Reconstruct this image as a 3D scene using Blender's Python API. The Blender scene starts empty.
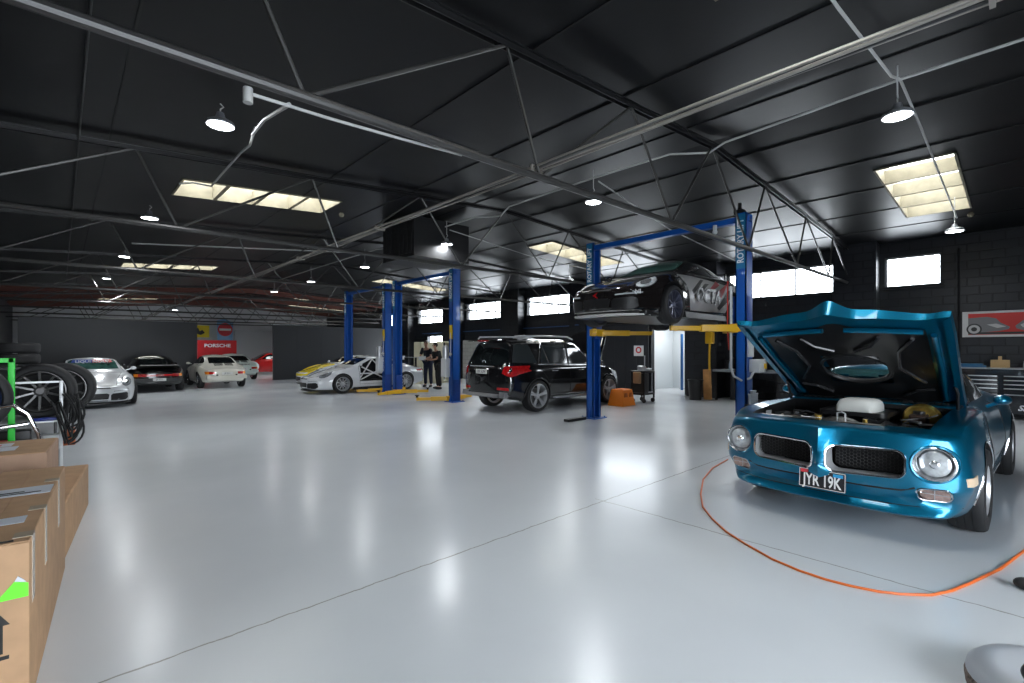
import bpy, bmesh, math, random
from mathutils import Vector, Matrix
from mathutils.bvhtree import BVHTree
random.seed(7)
COL = bpy.context.scene.collection
PI = math.pi
MATS = {}
def mat(name, col, rough=.5, metal=0., coat=0., spec=.5, emit=None, es=0., bump=0., bscale=40., var=0., trans=0., alpha=1.):
    if name in MATS: return MATS[name]
    m = bpy.data.materials.new(name); m.use_nodes = True
    nt = m.node_tree; b = nt.nodes['Principled BSDF']
    b.inputs['Base Color'].default_value = (*col, 1)
    b.inputs['Roughness'].default_value = rough
    b.inputs['Metallic'].default_value = metal
    b.inputs['Coat Weight'].default_value = coat
    b.inputs['Coat Roughness'].default_value = .04
    b.inputs['Specular IOR Level'].default_value = spec
    b.inputs['Transmission Weight'].default_value = trans
    b.inputs['Alpha'].default_value = alpha
    if emit:
        b.inputs['Emission Color'].default_value = (*emit, 1); b.inputs['Emission Strength'].default_value = es
    if bump or var:
        tc = nt.nodes.new('ShaderNodeTexCoord'); n = nt.nodes.new('ShaderNodeTexNoise')
        n.inputs['Scale'].default_value = bscale; n.inputs['Detail'].default_value = 4
        nt.links.new(tc.outputs['Object'], n.inputs['Vector'])
        if bump:
            bp = nt.nodes.new('ShaderNodeBump'); bp.inputs['Strength'].default_value = bump; bp.inputs['Distance'].default_value = .01
            nt.links.new(n.outputs['Fac'], bp.inputs['Height']); nt.links.new(bp.outputs['Normal'], b.inputs['Normal'])
        if var:
            r = nt.nodes.new('ShaderNodeValToRGB')
            r.color_ramp.elements[0].position = .3; r.color_ramp.elements[1].position = .7
            r.color_ramp.elements[0].color = (*[c*(1-var) for c in col], 1); r.color_ramp.elements[1].color = (*[min(1, c*(1+var)) for c in col], 1)
            nt.links.new(n.outputs['Fac'], r.inputs['Fac']); nt.links.new(r.outputs['Color'], b.inputs['Base Color'])
    MATS[name] = m; return m

def tag(o, label=None, cat=None, group=None, kind=None):
    if label: o['label'] = label
    if cat: o['category'] = cat
    if group: o['group'] = group
    if kind: o['kind'] = kind
    return o
def empty(name, loc=(0,0,0), rz=0., label=None, cat=None, group=None):
    o = bpy.data.objects.new(name, None); COL.objects.link(o); o.location = loc; o.rotation_euler = (0,0,rz)
    o.empty_display_size = .1
    return tag(o, label, cat, group)
def copy_tree(o, parent=None):
    c = o.copy(); COL.objects.link(c); c.parent = parent
    for ch in list(o.children): copy_tree(ch, c)
    return c
def V(*a): return Vector(a)

class MB:
    """collects shapes, builds ONE mesh object"""
    def __init__(s): s.v = []; s.f = []; s.m = []; s.mi = 0; s.T = Matrix.Identity(4)
    def pv(s, p):
        s.v.append(tuple(s.T @ Vector(p))); return len(s.v)-1
    def face(s, idx): s.f.append(tuple(idx)); s.m.append(s.mi)
    def box(s, x0, x1, y0, y1, z0, z1):
        if x0 > x1: x0, x1 = x1, x0
        if y0 > y1: y0, y1 = y1, y0
        if z0 > z1: z0, z1 = z1, z0
        a = [s.pv(p) for p in ((x0,y0,z0),(x1,y0,z0),(x1,y1,z0),(x0,y1,z0),(x0,y0,z1),(x1,y0,z1),(x1,y1,z1),(x0,y1,z1))]
        for q in ((0,3,2,1),(4,5,6,7),(0,1,5,4),(1,2,6,5),(2,3,7,6),(3,0,4,7)): s.face([a[i] for i in q])
        return s
    def cbox(s, c, d): return s.box(c[0]-d[0]/2, c[0]+d[0]/2, c[1]-d[1]/2, c[1]+d[1]/2, c[2]-d[2]/2, c[2]+d[2]/2)
    def rbox(s, x0, x1, y0, y1, z0, z1, r=.02, n=3):
        """box with vertical edges rounded and chamfered top/bottom"""
        def ring(z, ins):
            out = []
            for cx, cy, a0 in ((x1-r, y1-r, 0), (x0+r, y1-r, 90), (x0+r, y0+r, 180), (x1-r, y0+r, 270)):
                for k in range(n+1):
                    a = math.radians(a0+90*k/n); rr = r-ins
                    out.append(s.pv((cx+rr*math.cos(a), cy+rr*math.sin(a), z)))
            return out
        c = r*.5
        R = [ring(z0, c), ring(z0+c, 0), ring(z1-c, 0), ring(z1, c)]
        N = len(R[0])
        for a, b in zip(R, R[1:]):
            for i in range(N): s.face((a[i], a[(i+1)%N], b[(i+1)%N], b[i]))
        s.face(R[0][::-1]); s.face(R[3]); return s
    def cyl(s, p, q, r, r2=None, n=16, cap=True):
        p, q = Vector(p), Vector(q); r2 = r if r2 is None else r2
        d = (q-p).normalized(); u = d.orthogonal().normalized(); w = d.cross(u)
        A = [s.pv(p+(u*math.cos(2*PI*i/n)+w*math.sin(2*PI*i/n))*r) for i in range(n)]
        B = [s.pv(q+(u*math.cos(2*PI*i/n)+w*math.sin(2*PI*i/n))*r2) for i in range(n)]
        for i in range(n): s.face((A[i], A[(i+1)%n], B[(i+1)%n], B[i]))
        if cap: s.face(A[::-1]); s.face(B)
        return s
    def bar(s, p, q, w, h, up=(0,0,1)):
        """rectangular bar from p to q"""
        p, q = Vector(p), Vector(q); d = (q-p).normalized(); up = Vector(up)
        sd = d.cross(up)
        if sd.length < 1e-4: sd = d.cross(Vector((1,0,0)))
        sd.normalize(); u = sd.cross(d).normalized()
        a = [s.pv(c+sd*(i*w/2)+u*(j*h/2)) for c in (p, q) for i, j in ((-1,-1),(1,-1),(1,1),(-1,1))]
        for k in ((3,2,1,0),(4,5,6,7),(0,1,5,4),(1,2,6,5),(2,3,7,6),(3,0,4,7)): s.face([a[i] for i in k])
        return s
    def tube(s, pts, r, n=8, closed=False):
        pts = [Vector(p) for p in pts]; N = len(pts); rings = []
        prev = None
        for i, p in enumerate(pts):
            if closed: d = pts[(i+1)%N]-pts[i-1]
            else: d = pts[min(i+1, N-1)]-pts[max(i-1, 0)]
            d.normalize()
            if prev is None: u = d.orthogonal().normalized()
            else:
                u = prev-d*prev.dot(d)
                u = u.normalized() if u.length > 1e-5 else d.orthogonal().normalized()
            prev = u; w = d.cross(u)
            rr = r[i] if isinstance(r, (list, tuple)) else r
            rings.append([s.pv(p+(u*math.cos(2*PI*k/n)+w*math.sin(2*PI*k/n))*rr) for k in range(n)])
        rng = range(N) if closed else range(N-1)
        for i in rng:
            A, B = rings[i], rings[(i+1)%N]
            for k in range(n): s.face((A[k], A[(k+1)%n], B[(k+1)%n], B[k]))
        if not closed: s.face(rings[0][::-1]); s.face(rings[-1])
        return s
    def lathe(s, prof, c=(0,0,0), axis='z', n=32, closed=False):
        """prof: list of (radius, height)"""
        c = Vector(c); rings = []
        for r, h in prof:
            ring = []
            if r < 1e-6:
                P = {'z': (0,0,h), 'y': (0,h,0), 'x': (h,0,0)}[axis]; ring = [s.pv(c+Vector(P))]
            else:
                for k in range(n):
                    a = 2*PI*k/n; u, w = r*math.cos(a), r*math.sin(a)
                    P = {'z': (u,w,h), 'y': (w,h,u), 'x': (h,u,w)}[axis]; ring.append(s.pv(c+Vector(P)))
            rings.append(ring)
        prs = list(zip(rings, rings[1:]))
        if closed: prs.append((rings[-1], rings[0]))
        for A, B in prs:
            for k in range(n):
                a0, a1 = A[k%len(A)], A[(k+1)%n%len(A)]; b0, b1 = B[k%len(B)], B[(k+1)%n%len(B)]
                q = []
                for t in (a0, a1, b1, b0):
                    if t not in q: q.append(t)
                if len(q) > 2: s.face(q)
        return s
    def prism(s, poly, a0, a1, axis='y'):
        """polygon extruded along an axis. poly 2D: y->(x,z) x->(y,z) z->(x,y)"""
        def P(u, w, t): return {'y': (u,t,w), 'x': (t,u,w), 'z': (u,w,t)}[axis]
        A = [s.pv(P(u,w,a0)) for u, w in poly]; B = [s.pv(P(u,w,a1)) for u, w in poly]; n = len(poly)
        s.face(A[::-1]); s.face(B)
        for i in range(n): s.face((A[i], A[(i+1)%n], B[(i+1)%n], B[i]))
        return s
    def sphere(s, c, r, n=16, m=10, sc=(1,1,1)):
        prof = [(abs(r*math.sin(PI*i/m)) if 0 < i < m else 0, -r*math.cos(PI*i/m)) for i in range(m+1)]
        T0 = s.T; s.T = T0 @ Matrix.Translation(Vector(c)) @ Matrix.Diagonal((*sc, 1)); s.lathe(prof, (0,0,0), 'z', n); s.T = T0
        return s
    def build(s, name, mats, parent=None, smooth=35, loc=None, rot=None, bevel=0, solid=0):
        me = bpy.data.meshes.new(name); me.from_pydata(s.v, [], s.f)
        if not isinstance(mats, (list, tuple)): mats = [mats]
        for m in mats: me.materials.append(m)
        for p, i in zip(me.polygons, s.m): p.material_index = min(i, len(mats)-1)
        bm = bmesh.new(); bm.from_mesh(me)
        bmesh.ops.recalc_face_normals(bm, faces=bm.faces)
        finish(bm, me, smooth); bm.free()
        o = bpy.data.objects.new(name, me); COL.objects.link(o); o.parent = parent
        if loc: o.location = loc
        if rot: o.rotation_euler = rot
        if bevel:
            md = o.modifiers.new('b', 'BEVEL'); md.width = bevel; md.segments = 2; md.limit_method = 'ANGLE'; md.angle_limit = .7
        return o
def finish(bm, me, smooth):
    if smooth:
        lim = math.radians(smooth)
        for f in bm.faces: f.smooth = True
        for e in bm.edges:
            if len(e.link_faces) == 2: e.smooth = e.calc_face_angle(0) < lim
    bm.to_mesh(me); me.update()
def evaluated(o):
    dg = bpy.context.evaluated_depsgraph_get(); dg.update()
    return bpy.data.meshes.new_from_object(o.evaluated_get(dg))
def vol(me):
    bm = bmesh.new(); bm.from_mesh(me); v = bm.calc_volume(signed=False); n = len(bm.verts); bm.free(); return v, n
def boolean(o, cutters):
    """difference o - cutters, baked in one after the other; no helper objects left"""
    for c, m in cutters:
        v0, n0 = vol(o.data)
        for k, solver in enumerate(('EXACT', 'EXACT', 'EXACT', 'FAST')):
            t = c.build('tmp', m, o.parent, 0)
            if k: t.location = (.0007*k, .0004*k, -.0006*k)
            md = o.modifiers.new('x', 'BOOLEAN'); md.operation = 'DIFFERENCE'; md.object = t; md.solver = solver
            md.material_mode = 'TRANSFER'
            if solver == 'EXACT': md.use_self = (k == 2)
            me = evaluated(o); o.modifiers.clear(); bpy.data.objects.remove(t)
            v1, n1 = vol(me)
            if n1 != n0 and v1 > .25*v0 and v1 < v0*.9999: o.data = me; break
        else: print('BOOL FAIL', o.name, n0, v0, v1)
    return o
def resmooth(o, ang=30):
    bm = bmesh.new(); bm.from_mesh(o.data); finish(bm, o.data, ang); bm.free()
def text(s, size, m, name, parent=None, M=None, ext=.002, align='CENTER', sx=1., shear=0, bold=0.):
    cu = bpy.data.curves.new('t', 'FONT'); cu.body = s; cu.size = size; cu.extrude = ext; cu.align_x = align; cu.align_y = 'CENTER'
    cu.shear = shear; cu.offset = bold; cu.resolution_u = 3
    t = bpy.data.objects.new('t', cu); COL.objects.link(t)
    me = evaluated(t); bpy.data.objects.remove(t)
    me.materials.clear(); me.materials.append(m)
    me.transform(Matrix.Diagonal((sx,1,1,1)))
    if M is not None: me.transform(M)
    o = bpy.data.objects.new(name, me); COL.objects.link(o); o.parent = parent
    return o
def frame(o, x, y):
    """matrix whose local x,y,z axes are x, y, x*y at origin o"""
    x = Vector(x).normalized(); y = Vector(y).normalized(); z = x.cross(y)
    M = Matrix((( x.x, y.x, z.x, o[0]), (x.y, y.y, z.y, o[1]), (x.z, y.z, z.z, o[2]), (0,0,0,1))); return M
def interp(tab, x):
    """smooth monotone interpolation, tab sorted by x"""
    n = len(tab)
    if x <= tab[0][0]: return tab[0][1]
    if x >= tab[-1][0]: return tab[-1][1]
    d = [(tab[i+1][1]-tab[i][1])/(tab[i+1][0]-tab[i][0]) for i in range(n-1)]
    m = [d[0]]+[0 if d[i-1]*d[i] <= 0 else 2*d[i-1]*d[i]/(d[i-1]+d[i]) for i in range(1, n-1)]+[d[-1]]
    for i in range(n-1):
        if x <= tab[i+1][0]:
            h = tab[i+1][0]-tab[i][0]; t = (x-tab[i][0])/h
            return ((2*t**3-3*t*t+1)*tab[i][1]+(t**3-2*t*t+t)*h*m[i]+(-2*t**3+3*t*t)*tab[i+1][1]+(t**3-t*t)*h*m[i+1])
def smoothstep(a, b, x):
    t = max(0, min(1, (x-a)/(b-a))); return t*t*(3-2*t)
# ------------------------------------------------------------------ vehicles
# local frame: +x nose, +y left side, z up, origin on the ground midway between the axles
M_ = {}
def setup_mats():
    M_['rubber'] = mat('tyre_rubber', (.012,.012,.013), .62, bump=.15, bscale=60)
    M_['well'] = mat('wheel_well_black', (.006,.006,.007), .8)
    M_['trimblack'] = mat('black_plastic_trim', (.012,.012,.013), .35)
    M_['mesh'] = mat('grille_black', (.008,.008,.009), .5)
    M_['glass'] = mat('dark_car_glass', (.008,.011,.012), .04, spec=.8)
    M_['greenglass'] = mat('greenish_windscreen_glass', (.05,.13,.11), .05, spec=.8, var=.6, bscale=4)
    M_['chrome'] = mat('chrome', (.75,.75,.76), .12, 1.)
    M_['silver'] = mat('silver_alloy', (.55,.56,.58), .32, .55)
    M_['darkalloy'] = mat('dark_alloy', (.05,.05,.055), .35, .8)
    M_['lamp'] = mat('headlamp_lens', (.62,.65,.67), .08, .35, spec=.8, var=.25, bscale=25)
    M_['reflector'] = mat('lamp_reflector', (.85,.86,.88), .18, .9)
    M_['red'] = mat('red_lamp_lens', (.42,.008,.010), .12, coat=.5, var=.35, bscale=20)
    M_['amber'] = mat('amber_lamp_lens', (.75,.22,.02), .15)
    M_['plate'] = mat('white_number_plate', (.7,.7,.68), .4)
    M_['seam'] = mat('panel_gap', (.004,.004,.004), .8)
    M_['disc'] = mat('brake_disc_steel', (.16,.16,.16), .4, .8)
    M_['caliper'] = mat('red_caliper', (.5,.02,.02), .35)
setup_mats()
def sect(S, x):
    g = lambda k: interp(S[k], x)
    zb = g('zb')
    P = [(0, zb), (g('ws')*.9, zb), (g('ws'), zb+.07), (g('wm'), g('zm')), (g('wsh'), g('zsh')), (g('wg'), g('zg')), (g('wr'), g('zr')), (0, g('zc'))]
    # Chaikin corner cutting twice (open polyline, end points kept)
    for k in range(2):
        Q = [P[0]]
        for i, (a, b) in enumerate(zip(P, P[1:])):
            c = S.get('cut', .22)
            if i > 0: Q.append((a[0]+(b[0]-a[0])*c, a[1]+(b[1]-a[1])*c))
            else: pass
            if i < len(P)-2: Q.append((a[0]+(b[0]-a[0])*(1-c), a[1]+(b[1]-a[1])*(1-c)))
        Q.append(P[-1]); P = Q
    # add middle points on long segments of the side
    out = [P[0]]
    for a, b in zip(P, P[1:]):
        out.append(((a[0]+b[0])/2, (a[1]+b[1])/2)); out.append(b)
    return out
def body_mb(S, dx=.07):
    """lofted shell with rounded nose and tail; returns MB"""
    x0, x1 = S['tail'], S['nose']; rn, rt = S.get('rn', .1), S.get('rt', .08)
    st = []; f = S.get('capk', .62); ft = S.get('capt', .62); NC = 6
    for q in (.01, .25, .5, .75): st.append((x0, ft*q, 'T'))
    for k in range(NC):
        a = PI/2*k/NC; st.append((x0+rt-rt*math.cos(a), ft+(1-ft)*math.sin(a), 'T'))
    n = int((x1-rn-x0-rt)/dx)
    for i in range(n+1): st.append((x0+rt+(x1-rn-x0-rt)*i/n, 1., 'M'))
    for k in range(1, NC+1):
        a = PI/2*k/NC; st.append((x1-rn+rn*math.sin(a), f+(1-f)*math.cos(a), 'N'))
    for q in (.85, .7, .55, .4, .25, .12, .01): st.append((x1, f*q, 'N'))
    b = MB(); rings = []
    bend = S.get('bend')
    for x, sc, kind in st:
        xq = x if kind == 'M' else (x0+rt if kind == 'T' else x1-rn)
        P = sect(S, xq)
        if kind != 'M':
            zs = [p[1] for p in P]
            zm = S.get('znose' if kind == 'N' else 'ztail', .5*(max(zs)+min(zs)))
            P = [(p[0]*sc, zm+(p[1]-zm)*sc) for p in P]
        ring = []
        full = [(y, z) for y, z in P]+[(-y, z) for y, z in P[-2:0:-1]]
        for y, z in full:
            ring.append(b.pv((x+(bend(x, y, z) if bend else 0), y, z)))
        rings.append(ring)
    N = len(rings[0])
    for A, B in zip(rings, rings[1:]):
        for i in range(N): b.face((A[i], A[(i+1)%N], B[(i+1)%N], B[i]))
    b.face(rings[0][::-1]); b.face(rings[-1]); return b
def bvh_of(mb):
    return BVHTree.FromPolygons([Vector(v) for v in mb.v], mb.f)
def axes(axis):
    """axis: '+y','-y','+x','-x','+z': side from which the outline is laid on; returns P(u,w,t) and ray direction"""
    s = 1 if axis[0] == '+' else -1; a = axis[1]
    if a == 'y': return (lambda u, w: Vector((u, s*4., w))), Vector((0,-s,0))
    if a == 'x': return (lambda u, w: Vector((s*5., u, w))), Vector((-s,0,0))
    return (lambda u, w: Vector((u, w, s*4.+1.))), Vector((0,0,-s))
def fill2d(poly, step):
    bm = bmesh.new(); vs = [bm.verts.new((u, w, 0)) for u, w in poly]
    f = bm.faces.new(vs)
    us = [p[0] for p in poly]; ws = [p[1] for p in poly]
    for lo, hi, ax in ((min(us), max(us), 0), (min(ws), max(ws), 1)):
        t = lo+step
        while t < hi-step*.2:
            co = (t,0,0) if ax == 0 else (0,t,0); no = (1,0,0) if ax == 0 else (0,1,0)
            bmesh.ops.bisect_plane(bm, geom=bm.verts[:]+bm.edges[:]+bm.faces[:], dist=1e-5, plane_co=co, plane_no=no)
            t += step
    bmesh.ops.triangulate(bm, faces=bm.faces[:])
    return bm
def patch(bv, poly, axis, m, name, parent, off=.006, skirt=.012, step=.06, smooth=35):
    """a thin shaped panel lying on the body: a real raised piece with its own edges"""
    P, d = axes(axis); bm = fill2d(poly, step); last = None
    bad = []
    for v in bm.verts:
        o = P(v.co.x, v.co.y); h = bv.ray_cast(o, d)
        if h[0] is None: bad.append(v); continue
        n = h[1] if h[1].dot(d) < 0 else -h[1]
        v.co = h[0]+n*off
        v.tag = True
        v.normal = n
        last = n
    store = {v: v.normal.copy() for v in bm.verts if v not in bad}
    if bad: bmesh.ops.delete(bm, geom=bad, context='VERTS')
    edges = [e for e in bm.edges if len(e.link_faces) == 1]
    ret = bmesh.ops.extrude_edge_only(bm, edges=edges)
    for v in ret['geom']:
        if isinstance(v, bmesh.types.BMVert):
            v.co = v.co+d*skirt
    bmesh.ops.recalc_face_normals(bm, faces=bm.faces[:])
    # outward
    if bm.faces:
        s = sum((f.normal.dot(d) for f in bm.faces))
        if s > 0: bmesh.ops.reverse_faces(bm, faces=bm.faces[:])
    me = bpy.data.meshes.new(name); finish(bm, me, smooth); bm.free()
    me.materials.append(m)
    o = bpy.data.objects.new(name, me); COL.objects.link(o); o.parent = parent; return o
def line_pts(bv, pts, axis, off=0., step=.05, closed=False):
    P, d = axes(axis); out = []
    seq = list(pts)+([pts[0]] if closed else [])
    for a, b in zip(seq, seq[1:]):
        L = math.hypot(b[0]-a[0], b[1]-a[1]); n = max(1, int(L/step))
        for i in range(n):
            t = i/n; out.append((a[0]+(b[0]-a[0])*t, a[1]+(b[1]-a[1])*t))
    if not closed: out.append(seq[-1])
    res = []
    for u, w in out:
        h = bv.ray_cast(P(u, w), d)
        if h[0] is None: continue
        n = h[1] if h[1].dot(d) < 0 else -h[1]
        res.append(h[0]+n*off)
    return res
def bead(mb, bv, pts, axis, r=.004, off=0., closed=False, n=5, step=.05):
    p = line_pts(bv, pts, axis, off, step, closed)
    if len(p) > 2: mb.tube(p, r, n, closed)
    return mb
def mirror(poly): return [(u, -w) for u, w in poly]
def wheel(parent, x, y, R=.33, W=.25, rr=.235, style='spoke', n=10, rimmat=None, steer=0., z=None, disc=True, low=False):
    """wheel = rim; tyre, brake_disc are sub-parts. Built facing +y when y>0"""
    s = 1 if y > 0 else -1; rimmat = rimmat or M_['silver']; N = 28 if low else 40
    b = MB()
    w = W/2
    # rim barrel and lip
    b.lathe([(rr, w*.92), (rr-.012, w*.95), (rr-.02, w*.85), (rr-.035, w*.2), (rr-.045, -w*.9), (rr, -w*.9)], axis='y', n=N)
    yf = w*.80
    if style == 'spoke' or style == 'twin':
        for k in range(n):
            a = 2*PI*k/n
            for da in ((0,) if style == 'spoke' else (-.11, .11)):
                c = Vector((math.sin(a+da*.4)*.055, yf*.75, math.cos(a+da*.4)*.055)); e = Vector((math.sin(a+da)*(rr-.018), yf*1.1, math.cos(a+da)*(rr-.018)))
                b.bar(c, e, (rr*.9/n if style == 'spoke' else .038), .022, up=(0,1,0))
        b.lathe([(0, yf*1.0), (.035, yf*1.0), (.06, yf*.85), (.075, yf*.6), (.075, yf*.3)], axis='y', n=20)
    elif style == 'fuchs':
        for k in range(5):
            a = 2*PI*k/5
            pts = []
            for q in (-1, 1):
                pts.append((q*.03, .05))
                pts.append((q*.075, rr*.9))
            c, sn = math.cos(a), math.sin(a)
            quad = [(-.028, .045), (.028, .045), (.07, rr*.93), (-.07, rr*.93)]
            A = [b.pv((u*c+v*sn, yf*.95, -u*sn+v*c)) for u, v in quad]; B_ = [b.pv((u*c+v*sn, yf*.7, -u*sn+v*c)) for u, v in quad]
            b.face(A); b.face(B_[::-1])
            for i in range(4): b.face((A[i], A[(i+1)%4], B_[(i+1)%4], B_[i]))
        b.lathe([(0, yf*.98), (.04, yf*.98), (.06, yf*.8), (.06, yf*.5)], axis='y', n=16)
    elif style == 'rally':
        b.lathe([(rr-.02, w*.5), (rr*.86, w*.62), (rr*.6, w*.38), (rr*.42, w*.55), (.05, w*.8), (0, w*.82)], axis='y', n=N)
    if s < 0: b.v = [(p[0], -p[1], p[2]) for p in b.v]
    o = b.build('wheel', rimmat, parent, 30, loc=(x, y, R if z is None else z), rot=(0, 0, steer))
    if style == 'rally':
        q = MB()
        for k in range(5):
            a = 2*PI*k/5; c = Vector((math.sin(a)*rr*.66, s*w*.47, math.cos(a)*rr*.66)); q.cyl(c-Vector((0,.02,0)), c+Vector((0,.01*s,0)), .028, n=12)
        q.build('wheel_slot', M_['well'], o)
    t = MB()
    prof = [(rr-.004, w*.80), (rr+.012, w*.98), (rr+(R-rr)*.5, w*1.04), (R-.022, w*.97), (R-.006, w*.80), (R, w*.5)]
    for g in ((.42,.36),(0.03,-.03),(-.36,-.42)):
        prof += [(R, w*g[0]), (R-.008, w*(g[0]-.01)), (R-.008, w*(g[1]+.01)), (R, w*g[1])]
    prof += [(R, -w*.5), (R-.006, -w*.80), (R-.022, -w*.97), (rr+(R-rr)*.5, -w*1.04), (rr+.012, -w*.98), (rr-.004, -w*.8)]
    t.lathe(prof, axis='y', n=N+8, closed=True)
    t.build('tyre', M_['rubber'], o, 40)
    if disc:
        d = MB(); d.lathe([(.06, s*w*.1), (rr*.66, s*w*.1), (rr*.66, s*w*-.05), (.06, s*w*-.05)], axis='y', n=24, closed=True)
        d.build('brake_disc', M_['disc'], o)
    bk = MB(); bk.lathe([(0, -s*w*.3), (rr-.04, -s*w*.3), (rr-.04, -s*w*.4), (0, -s*w*.4)], axis='y', n=20); bk.build('wheel_backing', M_['well'], o)
    return o
def arch_cut(xs, R, yin, yout=1.2):
    out = []
    for x, r, z in xs:
        for s in (-1, 1):
            c = MB(); c.cyl((x, s*yin, z), (x, s*yout, z), r, n=40); out.append((c, M_['well']))
    return out
def lip(mb, bv, x, z, r, a0=-10, a1=190, rad=.012, off=.002):
    """rolled wheel arch edge"""
    for ax in ('+y', '-y'):
        pts = [(x+r*math.cos(math.radians(a)), z+r*math.sin(math.radians(a))) for a in range(a0, a1+1, 8)]
        bead(mb, bv, pts, ax, rad, off, n=6, step=1)
    return mb
def add_body(S, m, parent, cuts=(), name='body'):
    mb = body_mb(S, S.get('dx', .07)); bv = bvh_of(mb)
    o = mb.build(name, m, parent, 0)
    boolean(o, list(cuts)); resmooth(o, S.get('smooth', 28))
    return o, bv
# ---- rear engined coupe (several builds of it)
def coupe_spec(classic=False):
    if classic:
        return dict(nose=2.12, tail=-2.06, rn=.22, rt=.2, capk=.60, capt=.66, znose=.46, ztail=.50, cut=.22,
            zb=[(-2.1,.30),(-1.6,.22),(0,.17),(1.6,.2),(2.1,.26)],
            ws=[(-2.1,.56),(-1.7,.70),(-1.1,.78),(0,.76),(1.2,.76),(1.8,.68),(2.1,.52)],
            wm=[(-2.1,.62),(-1.7,.76),(-1.1,.86),(-.5,.82),(0,.80),(.7,.79),(1.15,.82),(1.7,.76),(2.1,.58)],
            zm=[(-2.1,.56),(-1.1,.60),(0,.58),(1.2,.58),(2.1,.50)],
            wsh=[(-2.1,.58),(-1.6,.72),(-1.1,.79),(-.5,.77),(0,.75),(.7,.72),(1.2,.74),(1.7,.68),(2.1,.50)],
            zsh=[(-2.1,.66),(-1.8,.74),(-1.1,.87),(-.4,.88),(.4,.88),(.9,.85),(1.2,.82),(1.6,.76),(1.9,.70),(2.1,.56)],
            wg=[(-2.1,.50),(-1.6,.56),(-1.0,.66),(-.4,.68),(.4,.68),(.85,.64),(1.1,.50),(1.9,.46),(2.1,.36)],
            zg=[(-2.1,.68),(-1.8,.76),(-1.4,.84),(-1.0,.91),(0,.92),(.6,.91),(.9,.86),(1.2,.76),(1.7,.66),(2.1,.55)],
            wr=[(-2.1,.34),(-1.6,.42),(-1.2,.48),(-.8,.50),(0,.52),(.3,.53),(.7,.56),(1.0,.36),(2.1,.2)],
            zr=[(-2.1,.70),(-1.8,.80),(-1.5,.91),(-1.2,1.02),(-.8,1.17),(-.3,1.27),(0,1.28),(.25,1.22),(.55,1.05),(.85,.89),(1.1,.80),(1.5,.71),(2.1,.57)],
            zc=[(-2.1,.71),(-1.8,.82),(-1.5,.93),(-1.2,1.05),(-.8,1.21),(-.3,1.31),(0,1.32),(.25,1.26),(.6,1.06),(.9,.90),(1.15,.82),(1.5,.74),(1.9,.64),(2.1,.58)])
    return dict(nose=2.26, tail=-2.24, rn=.20, rt=.18, capk=.66, capt=.7, znose=.42, ztail=.52, cut=.22,
        zb=[(-2.3,.30),(-1.7,.18),(0,.12),(1.6,.12),(2.2,.13)],
        ws=[(-2.2,.70),(-1.7,.84),(-1.2,.88),(-.4,.84),(0,.83),(1.2,.85),(1.8,.80),(2.1,.66),(2.2,.58)],
        wm=[(-2.2,.74),(-1.7,.88),(-1.2,.94),(-.5,.88),(0,.86),(.7,.86),(1.2,.91),(1.7,.86),(2.0,.74),(2.2,.60)],
        zm=[(-2.2,.60),(-1.2,.62),(0,.56),(1.2,.58),(2.2,.42)],
        wsh=[(-2.2,.64),(-1.7,.76),(-1.2,.83),(-.5,.79),(0,.77),(.7,.76),(1.2,.80),(1.7,.74),(2.0,.62),(2.2,.46)],
        zsh=[(-2.2,.76),(-1.8,.84),(-1.2,.93),(-.4,.90),(.4,.88),(.9,.87),(1.25,.86),(1.6,.80),(1.9,.70),(2.1,.56),(2.2,.46)],
        wg=[(-2.2,.50),(-1.6,.60),(-1.0,.70),(-.4,.71),(.4,.71),(.85,.68),(1.1,.56),(1.7,.48),(2.1,.36)],
        zg=[(-2.2,.80),(-1.8,.86),(-1.4,.92),(-1.0,.96),(0,.95),(.6,.94),(.9,.90),(1.2,.80),(1.7,.69),(2.0,.59),(2.2,.47)],
        wr=[(-2.2,.36),(-1.6,.46),(-1.2,.50),(-.8,.53),(0,.56),(.3,.57),(.7,.60),(1.0,.36),(2.1,.2)],
        zr=[(-2.2,.80),(-1.8,.89),(-1.5,.97),(-1.2,1.06),(-.8,1.18),(-.3,1.25),(0,1.25),(.25,1.18),(.6,1.02),(.95,.90),(1.2,.84),(1.6,.74),(2.0,.60),(2.2,.47)],
        zc=[(-2.2,.81),(-1.8,.91),(-1.5,1.0),(-1.2,1.09),(-.8,1.22),(-.3,1.29),(0,1.29),(.25,1.22),(.65,1.02),(.98,.90),(1.2,.85),(1.6,.75),(2.0,.62),(2.2,.49)])
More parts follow.
